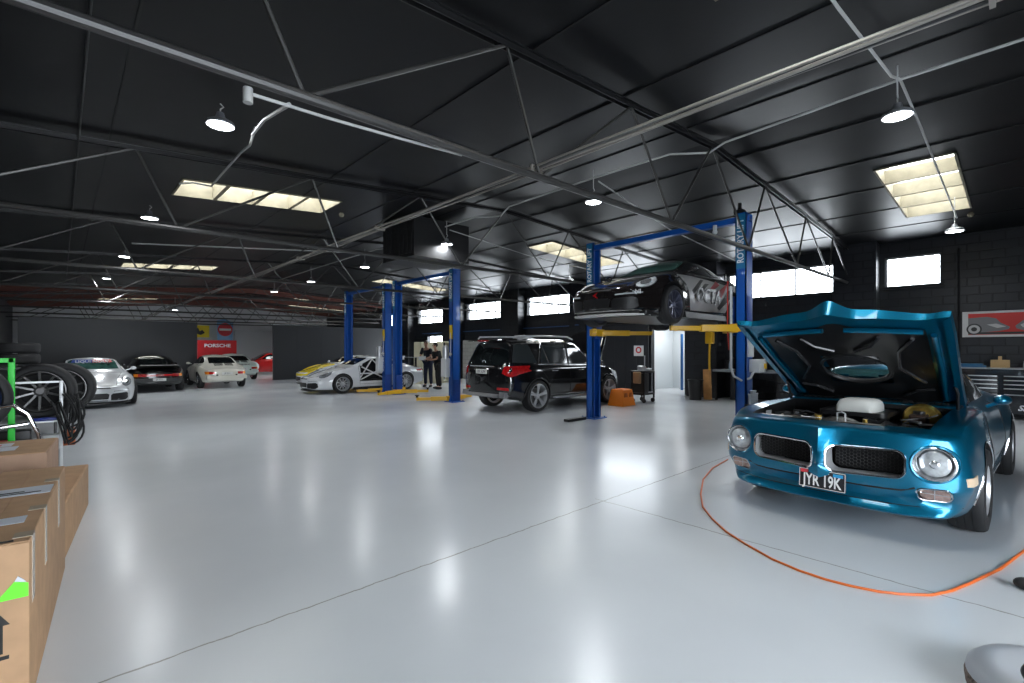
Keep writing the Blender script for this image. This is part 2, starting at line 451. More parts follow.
def build_coupe(name, label, cat, loc, rz, paint, classic=False, rimmat=None, rim='spoke', nsp=10, details='', lower=None, low=False, R=.33, steer=0., bv_out=None):
    S = coupe_spec(classic); root = empty(name, loc, rz, label, cat)
    amp = .16 if not classic else .14
    def bend(x, y, z):
        s = smoothstep(1.0, 2.2, x); t = smoothstep(-1.2, -2.2, x)
        lowr = smoothstep(.5, .75, z)
        return -s*amp*(abs(y)/.8)**2.2*1.3 - s*.10*max(0, (z-.5))/.3*(1 if not classic else .8) + t*.12*(abs(y)/.8)**2.2
    S['bend'] = bend
    xf, xr = (1.23, -1.23) if not classic else (1.13, -1.14); Rw = R if not classic else .31
    S['dx'] = .06
    cuts = arch_cut([(xf, Rw+.035, Rw-.0), (xr, Rw+.035, Rw)], 0, .52)
    if 'open_side' in details:
        c = MB(); c.prism([(.60,.40),(.55,.93),(.40,1.02),(.10,1.15),(-.02,1.18),(-.38,1.18),(-.50,.93),(-.46,.40)], .35, 1.2, 'y'); cuts.append((c, M_['well']))
    body, bv = add_body(S, paint, root, cuts)
    G = M_['greenglass'] if 'green' in details else M_['glass']
    yy = .90 if not classic else .88
    # glazing
    if classic:
        ws = [(-.50,.93),(.50,.93),(.47,1.18),(.42,1.225),(-.42,1.225),(-.47,1.18)]
        ws = [(u*1.02, w) for u, w in ws]
        patch(bv, ws, '+x', G, 'windscreen', root)
        rw = [(-.46,.97),(.46,.97),(.42,1.16),(.36,1.20),(-.36,1.20),(-.42,1.16)]
        patch(bv, rw, '-x', M_['glass'], 'rear_window', root)
        sd = [(.50,.95),(.40,1.02),(.16,1.18),(-.02,1.235),(-.36,1.225),(-.38,.95)]; q = [(-.43,.95),(-.41,1.215),(-.72,1.135),(-.98,1.03),(-.96,.97)]
    else:
        ws = [(-.56,.97),(.56,.97),(.50,1.17),(.44,1.21),(-.44,1.21),(-.50,1.17)]
        patch(bv, ws, '+x', G, 'windscreen', root)
        rw = [(-.46,1.0),(.46,1.0),(.40,1.14),(.34,1.18),(-.34,1.18),(-.40,1.14)]
        patch(bv, rw, '-x', M_['glass'], 'rear_window', root)
        sd = [(.60,.955),(.46,1.04),(.18,1.165),(-.02,1.215),(-.40,1.20),(-.46,.96)]; q = [(-.52,.97),(-.46,1.19),(-.8,1.11),(-1.08,1.02),(-1.06,.985)]
    for ax in ('+y', '-y'):
        if not ('open_side' in details and ax == '+y'): pass
        if not ('open_side' in details and ax == '+y'):
            patch(bv, sd, ax, M_['glass'], 'side_window', root)
        patch(bv, q, ax, M_['glass'], 'quarter_window', root)
    b = MB()
    dr = [(.62,.90),(.60,.30),(-.42,.30),(-.56,.62),(-.52,.93)]
    for ax in ('+y', '-y'): bead(b, bv, dr, ax, .005, -.001)
    hood = [(2.0,.42),(1.4,.50),(.98,.60)]
    for s in (1, -1): bead(b, bv, [(x, s*y) for x, y in hood], '+z', .005, -.001)
    bead(b, bv, [(1.02,-.58),(1.02,.58)], '+z', .006, -.001)
    b.build('panel_gap', M_['seam'], root)
    # sills, front lower lip
    b = MB()
    if not classic:
        for s in (1, -1):
            b = MB(); b.prism([(s*.74,.10),(s*.88,.10),(s*.87,.20),(s*.74,.20)], -.85, .84, 'x')
            b.build('side_sill', lower or M_['trimblack'], root)
    # wheels
    for x in (xf, xr):
        for s in (1, -1):
            W = (.25 if x > 0 else .30) if not classic else .2
            yc = (.90 if x > 0 else .925)-W/2 if not classic else (.79 if x > 0 else .82)-W/2
            wheel(root, x, s*yc, Rw, W, Rw-.085 if not classic else .2, rim if not classic else 'fuchs', nsp, rimmat, low=low, z=Rw-(.03 if 'droop' in details else 0), steer=steer if x > 0 else 0)
    if 'open_side' in details:
        c = MB()
        for a, e in (((.55,.44),(-.45,.9)),((.5,.9),(-.45,.44)),((.02,1.17),(-.46,.62)),((.58,.66),(-.5,.66)),((.6,.44),(.02,1.15))):
            c.cyl((a[0], .76 if a[1] < 1 else .58, a[1]), (e[0], .76 if e[1] < 1 else .58, e[1]), .024, n=8)
        c.build('roll_cage', mat('white_cage', (.75,.75,.75), .3), root)
        c = MB(); c.rbox(-.45, .0, .40, .66, .3, .45, .05); c.prism([(-.5,.4),(-.35,.4),(-.42,.98),(-.56,1.0)], .40, .66, 'y'); c.build('race_seat', M_['trimblack'], root)
    # mirrors
    for s in (1, -1):
        b = MB(); b.T = Matrix.Translation(V(.60, s*(.90 if not classic else .84), .98 if not classic else .95)); b.sphere((0,0,0), 1, 14, 8, (.055,.075,.048)); b.T = Matrix.Identity(4)
        b.bar((.60, s*.72, .92), (.60, s*.85, .96), .05, .02); b.build('wing_mirror', paint if not 'blackmirror' in details else M_['trimblack'], root)
    return root, body, bv, S
def headlamp(parent, bv, cy, cz, ry, rz_, tilt=0., name='headlamp', ring=None, m=None, ax='+x'):
    """oval lamp lying on the wing"""
    poly = []
    for k in range(24):
        a = 2*PI*k/24; u = ry*math.cos(a); w = rz_*math.sin(a)
        poly.append((cy+u*math.cos(tilt)-w*math.sin(tilt), cz+u*math.sin(tilt)+w*math.cos(tilt)))
    o = patch(bv, poly, ax, m or M_['lamp'], name, parent, .012, .02, .04)
    b = MB(); bead(b, bv, poly, ax, .009, .006, True, step=.5); b.build('lamp_ring', ring or M_['chrome'], o)
    small = [(cy+(p[0]-cy)*.55, cz+(p[1]-cz)*.55) for p in poly]
    patch(bv, small, ax, M_['reflector'], 'lamp_bulb', o, .016, .01, .04)
    return o
def gt3(name, label, loc, rz, paint, **k):
    """modern wide racing coupe with splitter, intakes and wing"""
    cat = k.pop('cat', 'car'); wing = k.pop('wing', True); lipm = k.pop('lip', None); slot = k.pop('slot', False)
    root, body, bv, S = build_coupe(name, label, cat, loc, rz, paint, **k)
    for s in (1, -1):
        f = (lambda P: P) if s > 0 else (lambda P: [(-u, w) for u, w in P][::-1])
        patch(bv, f([(.30,.20),(.60,.19),(.66,.24),(.66,.36),(.62,.39),(.34,.37),(.30,.33)]), '+x', M_['mesh'], 'side_intake', root, .006, .01)
        headlamp(root, bv, s*.645, .655, .105, .105, ring=M_['trimblack'], m=mat('grey_lamp_lens', (.30,.33,.36), .08, .2, spec=.8, var=.3, bscale=25) if 'white' in paint.name else None)
        b = MB(); bead(b, bv, f([(.36,.43),(.64,.45),(.68,.47)]), '+x', .013, .004); b.build('daytime_light', M_['lamp'], root)
        patch(bv, f([(.50,.71),(.80,.69),(.78,.76),(.50,.78)]), '-x', M_['red'], 'tail_lamp', root, .008, .01)
    patch(bv, [(-.24,.19),(.24,.19),(.27,.35),(.22,.38),(-.22,.38),(-.27,.35)], '+x', M_['mesh'], 'centre_intake', root, .006, .01)
    patch(bv, [(-.30,.50),(.30,.50),(.28,.525),(-.28,.525)], '+x', M_['seam'], 'bonnet_slot', root, .004, .01)
    # splitter following the nose
    b = MB(); pts = []
    for i in range(-8, 9):
        y = i/8*.74; h = bv.ray_cast(Vector((5, y, .17)), Vector((-1,0,0)))
        if h[0] is not None: pts.append((h[0].x+.03, y))
    if len(pts) > 3:
        up = [b.pv((x, y, .125)) for x, y in pts]; dn = [b.pv((x, y, .10)) for x, y in pts]
        iu = [b.pv((x-.3, y*.9, .125)) for x, y in pts]; idn = [b.pv((x-.3, y*.9, .10)) for x, y in pts]
        for i in range(len(pts)-1):
            b.face((up[i], up[i+1], iu[i+1], iu[i])); b.face((dn[i], dn[i+1], idn[i+1], idn[i])); b.face((up[i], up[i+1], dn[i+1], dn[i])); b.face((iu[i], iu[i+1], idn[i+1], idn[i]))
        b.face((up[0], dn[0], idn[0], iu[0])); b.face((up[-1], dn[-1], idn[-1], iu[-1]))
        b.build('front_splitter', lipm or M_['trimblack'], root)
    if wing:
        b = MB(); b.prism([(-2.12,1.20),(-2.02,1.225),(-1.88,1.215),(-1.86,1.20),(-2.0,1.205)], -.78, .78, 'y')
        for s in (1, -1):
            b.prism([(-2.16,1.10),(-1.84,1.10),(-1.84,1.25),(-2.16,1.26)], s*.78, s*.795, 'y')
        w = b.build('rear_wing', k.get('wingmat') or paint, root)
        b = MB()
        for s in (1, -1):
            b = MB(); b.prism([(-2.0,.80),(-1.9,.84),(-1.92,1.21),(-2.0,1.21)], s*.38, s*.40, 'y')
            b.build('wing_strut', M_['trimblack'], w)
    return root, body, bv
def front_pose(bv, y, z):
    h = bv.ray_cast(Vector((6, y, z)), Vector((-1,0,0))); return h[0], h[1]
def build_muscle(loc, rz):
    root = empty('muscle_car', loc, rz, 'metallic teal blue two-door muscle car with its bonnet open, parked in the right foreground', 'car')
    paint = mat('teal_metallic_paint', (.0,.105,.2), .34, .8, .8)
    nt = paint.node_tree; bs = nt.nodes['Principled BSDF']
    lw = nt.nodes.new('ShaderNodeTexNoise'); lw.inputs['Scale'].default_value = 900
    mx = nt.nodes.new('ShaderNodeMix'); mx.data_type = 'RGBA'; mx.inputs[6].default_value = (.0,.105,.2,1); mx.inputs[7].default_value = (.0,.20,.35,1)
    nt.links.new(lw.outputs['Fac'], mx.inputs[0]); nt.links.new(mx.outputs[2], bs.inputs['Base Color'])
    dark = mat('engine_bay_black', (.010,.010,.011), .45)
    def bend(x, y, z):
        a = min(1.1, abs(y)/.8)
        s = smoothstep(1.7, 2.35, x)
        d = -.15*s*a**3.6
        if x > 2.0:
            k = smoothstep(2.0, 2.35, x)
            d += k*.085*math.exp(-(y/.085)**2)*smoothstep(.36, .52, z)
            d += -k*.07*(1-smoothstep(.36, .46, z)) + k*.055*(1-smoothstep(.24, .33, z))
            d += -k*.03*smoothstep(.62,.85, z)
        d += .10*smoothstep(-1.7, -2.35, x)*a**2
        return d
    S = dict(nose=2.37, tail=-2.44, rn=.09, rt=.1, capk=.90, capt=.88, znose=.56, ztail=.56, cut=.16, dx=.05, bend=bend, smooth=26,
        zb=[(-2.4,.36),(-1.9,.26),(-1.2,.20),(1.2,.18),(1.9,.19),(2.3,.235)],
        ws=[(-2.4,.74),(-1.8,.84),(-1.3,.87),(0,.86),(1.3,.87),(1.9,.86),(2.3,.84)],
        wm=[(-2.4,.80),(-1.9,.89),(-1.37,.94),(-.6,.91),(.4,.90),(1.37,.945),(1.9,.93),(2.3,.91)],
        zm=[(-2.4,.56),(-1.37,.60),(0,.50),(1.37,.56),(2.3,.50)],
        wsh=[(-2.4,.74),(-1.8,.84),(-1.37,.87),(-.6,.85),(.4,.83),(1.37,.86),(1.9,.86),(2.3,.85)],
        zsh=[(-2.4,.78),(-1.8,.88),(-1.3,.92),(-.6,.87),(.2,.88),(.8,.93),(1.4,.945),(1.9,.925),(2.2,.885),(2.3,.84)],
        wg=[(-2.4,.66),(-1.8,.72),(-1.2,.72),(-.6,.73),(.4,.74),(.75,.74),(1.0,.70),(1.9,.69),(2.3,.66)],
        zg=[(-2.4,.82),(-1.8,.92),(-1.3,.97),(-.6,.93),(.2,.93),(.7,.96),(1.0,.955),(1.6,.935),(2.1,.90),(2.3,.87)],
        wr=[(-2.4,.50),(-1.7,.52),(-1.2,.55),(-.6,.57),(0,.59),(.35,.62),(.72,.66),(.95,.50),(2.3,.3)],
        zr=[(-2.4,.83),(-1.9,.93),(-1.6,.99),(-1.2,1.12),(-.7,1.25),(-.2,1.30),(.05,1.29),(.3,1.19),(.55,1.065),(.78,.975),(1.0,.96),(1.6,.945),(2.1,.91),(2.3,.875)],
        zc=[(-2.4,.835),(-1.9,.94),(-1.6,1.0),(-1.2,1.14),(-.7,1.29),(-.2,1.345),(.05,1.335),(.3,1.23),(.55,1.09),(.80,.985),(1.0,.97),(1.6,.955),(2.1,.915),(2.3,.88)])
    def rr(y0, y1, z0, z1, r, n=5):
        out = []
        for cy, cz, a0 in ((y1-r, z1-r, 0), (y0+r, z1-r, 90), (y0+r, z0+r, 180), (y1-r, z0+r, 270)):
            for k in range(n+1):
                a = math.radians(a0+90*k/n); out.append((cy+r*math.cos(a), cz+r*math.sin(a)))
        return out
    grill = {1: [], -1: []}
    for s in (1, -1):
        P = rr(.045, .545, .515, .725, .065)
        P = [(y, z+.012*(y-.1)/.4) for y, z in P]
        grill[s] = [(s*y, z) for y, z in P]
    silver = mat('grille_surround_grey', (.42,.43,.44), .35, .3)
    cuts = arch_cut([(1.39, .385, .35), (-1.36, .385, .35)], 0, .56)
    c = MB(); c.prism([(.98,-.66),(.98,.66),(2.10,.66),(2.20,.3),(2.235,0),(2.20,-.3),(2.10,-.66)], .36, 1.3, 'z'); cuts.append((c, dark))
    for s in (1, -1):
        c = MB(); c.prism(grill[s], 2.17, 2.8, 'x'); cuts.append((c, silver))
        c = MB(); c.cyl((2.15, s*.705, .655), (2.8, s*.705, .655), .122, n=40); cuts.append((c, M_['chrome']))
        c = MB(); c.prism(rr(s*.70-.095, s*.70+.095, .375, .475, .04), 2.16, 2.8, 'x'); cuts.append((c, M_['trimblack']))
    body, bv = add_body(S, paint, root, cuts)
    # grilles
    for s in (1, -1):
        b = MB(); b.prism(rr(s*.30-.235, s*.30+.235, .53, .725, .05), 2.19, 2.20, 'x')
        g = b.build('grille', M_['mesh'], root)
        b = MB()
        hx = .026
        for i in range(-9, 10):
            for j in range(-3, 4):
                cy = s*.30+i*.0245; cz = .628+j*.027+(.0135 if i % 2 else 0)
                if not (.545 < cz < .712): continue
                pts = [(2.21, cy+.0145*math.cos(PI/3*k), cz+.0145*math.sin(PI/3*k)) for k in range(6)]
                b.tube(pts, .0024, 4, True)
        b.build('grille_mesh', M_['trimblack'], g)
        b = MB(); bead(b, bv, grill[s], '+x', .009, .003, True, n=6, step=.3); b.build('grille_rim', M_['chrome'], g)
        # headlamp
        p, n = front_pose(bv, s*.62, .655); p2, n2 = front_pose(bv, s*.79, .655); x0 = (p.x+p2.x)/2-.035
        b = MB(); b.lathe([(.124, .02), (.128, .045), (.120, .052), (.108, .035), (.098, .012), (.098, .0)], (x0-.01, s*.705, .655), 'x', 40)
        h = b.build('headlamp', M_['chrome'], root)
        b = MB(); b.lathe([(.098, .0), (.094, .018), (.07, .032), (.035, .040), (0, .042)], (x0, s*.705, .655), 'x', 36)
        lens = b.build('lamp_lens', M_['lamp'], h)
        b = MB(); b.lathe([(.030, .043), (.022, .050), (0, .052)], (x0, s*.705, .655), 'x', 20); b.build('lamp_bulb', M_['reflector'], h)
        # body coloured bezel ring
        b = MB(); circ = [(s*.705+.131*math.cos(2*PI*k/30), .655+.131*math.sin(2*PI*k/30)) for k in range(30)]
        bead(b, bv, circ, '+x', .010, 0, True, n=6, step=1); b.build('lamp_bezel', paint, h)
        # parking lamp
        b = MB(); b.prism(rr(s*.70-.088, s*.70+.088, .382, .468, .035), 2.16, 2.215, 'x'); o = b.build('parking_lamp', mat('smoky_lamp_lens', (.42,.30,.27), .12, .3, var=.3, bscale=30), root)
        b = MB(); bead(b, bv, rr(s*.70-.093, s*.70+.093, .377, .473, .038), '+x', .006, .002, True, step=1)
        b.build('lamp_rim', M_['chrome'], o)
        b = MB(); b.box(2.215, 2.221, s*.70-.086, s*.70+.086, .422, .428); b.box(2.215, 2.222, s*.70-.003, s*.70+.003, .384, .466); b.build('lamp_bar', M_['chrome'], o)
        # side marker
        patch(bv, [(1.98,.50),(2.14,.50),(2.15,.56),(1.99,.57)], '+y' if s > 0 else '-y', mat('clear_marker_lens', (.65,.5,.35), .15), 'side_marker', root, .006, .01)
    # crease / slot under the grilles and lip seam
    b = MB()
    for s in (1, -1): bead(b, bv, [(s*.09,.437),(s*.30,.432),(s*.52,.44),(s*.60,.47)], '+x', .008, -.001, n=6)
    b.build('bumper_slot', M_['seam'], root)
    b = MB(); bead(b, bv, [(-.84,.325),(-.5,.315),(0,.31),(.5,.315),(.84,.325)], '+x', .004, -.001, n=5); b.build('valance_seam', M_['seam'], root)
    # plate
    M = frame((2.405, .0, .425), (0,1,0), (.0,0,1))
    b = MB(); b.T = frame((2.405, .02, .43), (0,1,0), (-.05,0,1)); b.rbox(-.168,.168,-.078,.078,-.006,.006,.012); b.mi = 1
    for q in ((-.163,.163,.070,.074),(-.163,.163,-.074,-.070),(-.165,-.161,-.074,.074),(.161,.165,-.074,.074)): b.box(q[0],q[1],q[2],q[3],.006,.0075)
    T0 = b.T
    pl = b.build('number_plate', [mat('plate_black', (.012,.012,.014), .35), mat('plate_white_ink', (.75,.75,.73), .4)], root)
    wi = mat('plate_white_ink', (.75,.75,.73), .4)
    text('JYR 19K', .132, wi, 'plate_lettering', pl, T0 @ Matrix.Translation((0,-.014,.007)), .001, sx=.61, bold=.0025)
    text('CLASSIC', .024, wi, 'plate_caption', pl, T0 @ Matrix.Translation((0,.058,.007)), .001, sx=1.2)
    b = MB(); b.T = T0; b.box(-.155,-.10,.042,.068,.006,.008); b.build('plate_sticker', mat('red_sticker', (.6,.05,.06), .4), pl)
    b = MB(); b.T = T0; b.box(.08,.15,.036,.062,.006,.008); b.build('plate_sticker', mat('blue_sticker', (.02,.3,.6), .4), pl)
    # glazing
    ws = [(-.64,1.0),(.64,1.0),(.575,1.23),(.54,1.275),(-.54,1.275),(-.575,1.23)]
    wsm = mat('clear_windscreen', (.02,.06,.065), .03, spec=.8)
    patch(bv, ws, '+x', wsm, 'windscreen', root)
    patch(bv, [(-.54,1.03),(.54,1.03),(.5,1.18),(-.5,1.18)], '-x', M_['glass'], 'rear_window', root)
    for ax in ('+y', '-y'):
        sd = [(.60,.985),(.40,1.10),(.16,1.21),(-.02,1.265),(-.55,1.25),(-.85,1.04),(-.8,.98)]
        g = patch(bv, sd, ax, M_['glass'], 'side_window', root)
        b = MB(); bead(b, bv, [(.70,.965),(.42,1.12),(.16,1.235),(-.02,1.285),(-.5,1.275),(-.8,1.17)], ax, .010, .004, n=6); b.build('window_trim', M_['chrome'], g)
        b = MB(); bead(b, bv, [(.66,.93),(.68,.55),(.60,.26),(-.45,.26),(-.62,.6),(-.62,.93)], ax, .005, -.001); b.build('door_gap', M_['seam'], root)
        b = MB(); bead(b, bv, [(.62,.245),(-.93,.25)], ax, .010, .004, n=6); b.build('sill_trim', M_['chrome'], root)
        for xa in (1.39, -1.36):
            b = MB(); bead(b, bv, [(xa+.392*math.cos(math.radians(a)), .35+.392*math.sin(math.radians(a))) for a in range(-8, 189, 8)], ax, .007, .001, n=6, step=1); b.build('arch_lip', M_['chrome'], root)
        sy = 1 if ax == '+y' else -1
        b = MB(); b.T = Matrix.Translation(V(.36, sy*.94, 1.02)) @ Matrix.Rotation(-.1, 4, 'Z'); b.sphere((0,0,0), 1, 18, 10, (.10,.065,.05)); b.T = Matrix.Identity(4)
        b.bar((.36, sy*.83, .95), (.36, sy*.90, .99), .08, .03); b.build('wing_mirror', paint, root)
    for x, W in ((1.39,.24), (-1.36,.26)):
        for s in (1, -1): wheel(root, x, s*(.925-W/2), .345, W, .205, 'rally', 5, M_['silver'])
    # cowl panel
    b = MB(); b.prism([(.66,.965),(.72,.995),(.96,.975),(.98,.94),(.9,.90)], -.69, .69, 'y'); b.mi = 1
    for i in range(-12, 13): b.box(.80,.92, i*.05-.015, i*.05+.015, .985,.992)
    b.build('cowl_panel', [paint, M_['seam']], root)
    for s in (.35, -.22):
        b = MB(); b.tube([(.86, s, .995), (.83, s-.18, 1.02), (.78, s-.42, 1.03)], .007, 6); b.build('wiper', M_['trimblack'], root)
    # ---- engine bay
    eng = MB()
    eng.rbox(1.05, 1.72, -.17, .17, .40, .66, .03)           # block
    eng.build('engine_block', mat('engine_blue_grey', (.03,.05,.06), .4), root)
    for s in (1, -1):
        b = MB(); b.T = Matrix.Translation(V(1.38, s*.27, .76)) @ Matrix.Rotation(s*-.5, 4, 'X'); b.rbox(-.30,.30,-.06,.06,-.05,.05,.03); b.build('valve_cover', M_['trimblack'], root)
        b = MB(); b.tube([(1.1,s*.33,.56),(1.25,s*.36,.52),(1.5,s*.36,.50),(1.66,s*.33,.45)], .035, 8); b.build('exhaust_manifold', mat('rusty_iron', (.10,.06,.04), .7), root)
    b = MB(); b.lathe([(0,.0),(.21,.0),(.23,.02),(.23,.07),(.20,.09),(0,.09)], (1.30,.02,.80), 'z', 32); ac = b.build('air_cleaner', M_['trimblack'], root)
    # white shaker scoop
    sc = MB()
    st = [(1.04,.10,.02),(1.08,.15,.085),(1.20,.17,.115),(1.38,.165,.115),(1.48,.15,.09),(1.53,.13,.03)]
    rings = []
    for x, hw, h in st:
        ring = []
        for k in range(13):
            a = PI*k/12; cx = math.cos(a); sx_ = math.sin(a)
            ring.append(sc.pv((x, .02+hw*(abs(cx)**.45)*(1 if cx > 0 else -1), .915+h*(abs(sx_)**.45))))
        rings.append(ring)
    for A, B in zip(rings, rings[1:]):
        for k in range(12): sc.face((A[k], A[k+1], B[k+1], B[k]))
        sc.face((A[0], B[0], B[-1], A[-1]))
    sc.face(rings[0]); sc.face(rings[-1][::-1])
    sc.build('shaker_scoop', mat('white_scoop', (.62,.63,.60), .35), root, 50)
    b = MB(); b.rbox(.99, 1.60, -.25, .29, .895, .915, .06); b.build('scoop_base', M_['trimblack'], root)
    # brake booster, gold cadmium
    gold = mat('gold_cadmium', (.62,.42,.10), .28, .9, var=.35, bscale=18)
    b = MB(); b.lathe([(0,.10),(.05,.10),(.07,.06),(.13,.045),(.148,.02),(.148,-.01),(.13,-.03),(.06,-.06),(0,-.06)], (1.16,.47,.79), 'x', 32); b.v = [(p[0], p[1], p[2]+.065) for p in b.v]; bo = b.build('brake_booster', gold, root)
    b = MB(); b.rbox(1.24, 1.40, .41, .53, .83, .92, .015); b.build('master_cylinder', mat('brown_iron', (.06,.035,.025), .5), bo)
    b = MB(); b.cyl((1.30,.47,.92),(1.30,.47,.945),.045); b.build('reservoir_cap', M_['trimblack'], bo)
    # radiator, shroud and fan
    b = MB(); b.rbox(2.0, 2.05, -.36, .36, .42, .84, .01); b.build('radiator', M_['trimblack'], root)
    b = MB(); b.lathe([(.30,0),(.30,.10),(.27,.12),(.26,.0)], (1.84,.0,.60), 'x', 36, True); b.build('fan_shroud', mat('dusty_black_shroud', (.03,.028,.025), .35), root)
    b = MB()
    for k in range(6):
        a = 2*PI*k/6; b.T = Matrix.Translation(V(1.86,0,.60)) @ Matrix.Rotation(a, 4, 'X') @ Matrix.Rotation(.4, 4, 'Z'); b.box(-.004,.004,-.04,.04,.03,.24)
    b.T = Matrix.Identity(4); b.cyl((1.83,0,.6),(1.89,0,.6),.05); b.build('fan', M_['silver'], root)
    b = MB(); b.tube([(2.0,-.25,.80),(1.9,-.27,.86),(1.8,-.18,.86),(1.72,-.05,.80)], .026, 10); b.build('radiator_hose', M_['rubber'], root)
    b = MB(); b.tube([(1.98,.28,.82),(1.8,.33,.87),(1.6,.36,.82),(1.5,.30,.74)], .022, 10); b.build('radiator_hose', M_['rubber'], root)
    b = MB(); b.rbox(1.78, 2.02, -.62, -.40, .52, .74, .015); b.mi = 1; b.cyl((1.84,-.56,.74),(1.84,-.56,.76),.02); b.cyl((1.84,-.46,.74),(1.84,-.46,.76),.02); b.build('battery', [M_['trimblack'], M_['silver']], root)
    b = MB(); b.bar((2.03,-.56,.68),(1.86,-.60,.90),.05,.008,up=(1,0,0)); b.build('support_bracket', M_['silver'], root)
    b = MB(); b.tube([(1.98,-.44,.80),(1.88,-.46,.85),(1.70,-.40,.84),(1.60,-.34,.78)], .035, 10); b.build('intake_duct', mat('beige_duct', (.20,.16,.12), .5), root)
    b = MB(); b.cyl((1.9,.20,.80),(1.9,.20,.90),.018); b.build('filler_neck', gold, root)
    b = MB(); b.tube([(2.08,.04,.86),(2.08,.04,.955),(2.08,.075,.965),(2.08,.10,.955),(2.08,.10,.86)], .007, 6); b.build('bonnet_latch', M_['silver'], root)
    b = MB(); b.cyl((2.09,-.10,.87),(2.09,-.10,.93),.022,.030); b.build('bonnet_stop', gold, root)
    b = MB(); b.rbox(2.02, 2.12, -.62, .62, .862, .885, .01); b.build('radiator_support', M_['trimblack'], root)
    b = MB()
    b.box(2.125,2.155,-.22,-.06,.906,.909); lb = b.build('white_decal', M_['plate'], root)
    b = MB(); b.box(2.05,2.08,-.50,-.32,.886,.889); b.build('white_decal', M_['plate'], root)
    random.seed(3)
    for i in range(34):
        x = random.uniform(1.05, 2.0); y = random.choice((-1,1))*random.uniform(.12,.6); z = random.uniform(.76,.885)
        p = [Vector((x, y, z))]
        for k in range(4): p.append(p[-1]+Vector((random.uniform(-.1,.14), random.uniform(-.10,.10), random.uniform(-.03,.035))))
        b = MB(); b.tube(p, random.choice((.006,.009,.013)), 6); b.build('engine_hose', random.choice((M_['rubber'], M_['trimblack'], M_['rubber'], M_['disc'])), root)
    for i in range(14):
        x = random.uniform(1.08, 1.95); y = random.choice((-1,1))*random.uniform(.34,.58); z = random.uniform(.70,.82)
        b = MB(); b.rbox(x-.05, x+.05, y-.04, y+.04, z-.08, z+.05, .015); b.build('engine_accessory', random.choice((M_['trimblack'], M_['disc'], dark)), root)
    for s in (1, -1):
        b = MB(); b.cyl((1.42,s*.55,.55),(1.42,s*.55,.84),.05,.045); b.build('shock_tower', M_['trimblack'], root)
    # ---- bonnet, hinged at the cowl and propped open
    ang = math.radians(29); L = 1.66
    T = Matrix.Translation(V(.74, 0, 1.0)) @ Matrix.Rotation(-ang, 4, 'Y')
    def hw(u): return .73+.055*smoothstep(0, L, u)
    def fr(y): # length at lateral position (beak and shoulders)
        a = abs(y)/.78
        return L-.02+.085*math.exp(-(y/.12)**2)-.055*smoothstep(.35,.8,a)+.03*smoothstep(.8,1,a)
    def top(u, y):
        a = abs(y)/hw(u)
        return .012+.035*(1-a**2)+.05*math.exp(-(y/.10)**2)*smoothstep(.5, L, u)-.02*smoothstep(.6,1,u/L)*a*a + .012*smoothstep(.86,.93,a)
    nu, ny = 30, 36
    holeU, holeY = (.42, .98), .27
    def inhole(u, y):
        if u < holeU[0] or u > holeU[1]: return False
        t = (u-holeU[0])/(holeU[1]-holeU[0])
        return abs(y) < holeY*(1-.45*t**4)**.5
    b = MB(); b.T = T
    def grid(zf, inner, flip, cond):
        idx = {}
        for i in range(nu+1):
            for j in range(-ny//2, ny//2+1):
                yn = j/(ny/2)
                y = yn*hw(L*i/nu)*inner; u = fr(y)*i/nu
                if inner < 1: u = .06+(fr(y)-.14)*i/nu
                idx[i,j] = (b.pv((u, y, zf(u, y))), u, y)
        for i in range(nu):
            for j in range(-ny//2, ny//2):
                q = [idx[i,j], idx[i+1,j], idx[i+1,j+1], idx[i,j+1]]
                uc = sum(t[1] for t in q)/4; yc = sum(t[2] for t in q)/4
                if inhole(uc, yc) or not cond(uc, yc): continue
                b.face([t[0] for t in (q if flip else q[::-1])])
        return idx
    A = grid(top, 1, True, lambda u, y: True)
    # downturned edges
    def edge(seq, dz=.045):
        up = [A[k][0] for k in seq]; dn = [b.pv((A[k][1]*(1 if k[0] < nu else .995), A[k][2]*.992, -dz)) for k in seq]
        inn = [b.pv((A[k][1]-(.055 if k[0] == nu else 0) if True else 0, A[k][2]*(.93 if abs(k[1]) == ny//2 else 1), -dz)) for k in seq]
        for i in range(len(seq)-1):
            b.face((up[i], up[i+1], dn[i+1], dn[i])); b.face((dn[i], dn[i+1], inn[i+1], inn[i]))
    edge([(nu, j) for j in range(-ny//2, ny//2+1)], .04)
    edge([(i, ny//2) for i in range(nu+1)]); edge([(i, -ny//2) for i in range(nu+1)])
    edge([(0, j) for j in range(-ny//2, ny//2+1)], .02)
    hood = b.build('bonnet', paint, root, 40, solid=0)
    # inner frame: teal border ridge then black lining
    b = MB(); b.T = T
    grid(lambda u, y: -.02-.0*u, .93, False, lambda u, y: not (abs(y) < hw(u)*.74 and .12 < u < fr(y)-.20))
    b.build('bonnet_frame', paint, hood)
    b = MB(); b.T = T
    def lz(u, y):
        return -.030+.010*math.sin(u*9+abs(y)*4)*math.cos(y*9)-.012*math.exp(-((abs(y)-.42)/.05)**2)
    grid(lz, .78, False, lambda u, y: u < fr(y)-.18)
    b.build('bonnet_lining', mat('bonnet_lining_black', (.007,.007,.008), .38, spec=.6), hood, 60)
    b = MB(); b.T = T
    rim = []
    for k in range(40):
        a = 2*PI*k/40; t = .5+.5*math.sin(a)
        u = holeU[0]+(holeU[1]-holeU[0])*t; y = holeY*math.cos(a)*1.06
        rim.append((u, y, -.015))
    b.tube(rim, .024, 8, True); b.build('scoop_opening_rim', M_['trimblack'], hood)
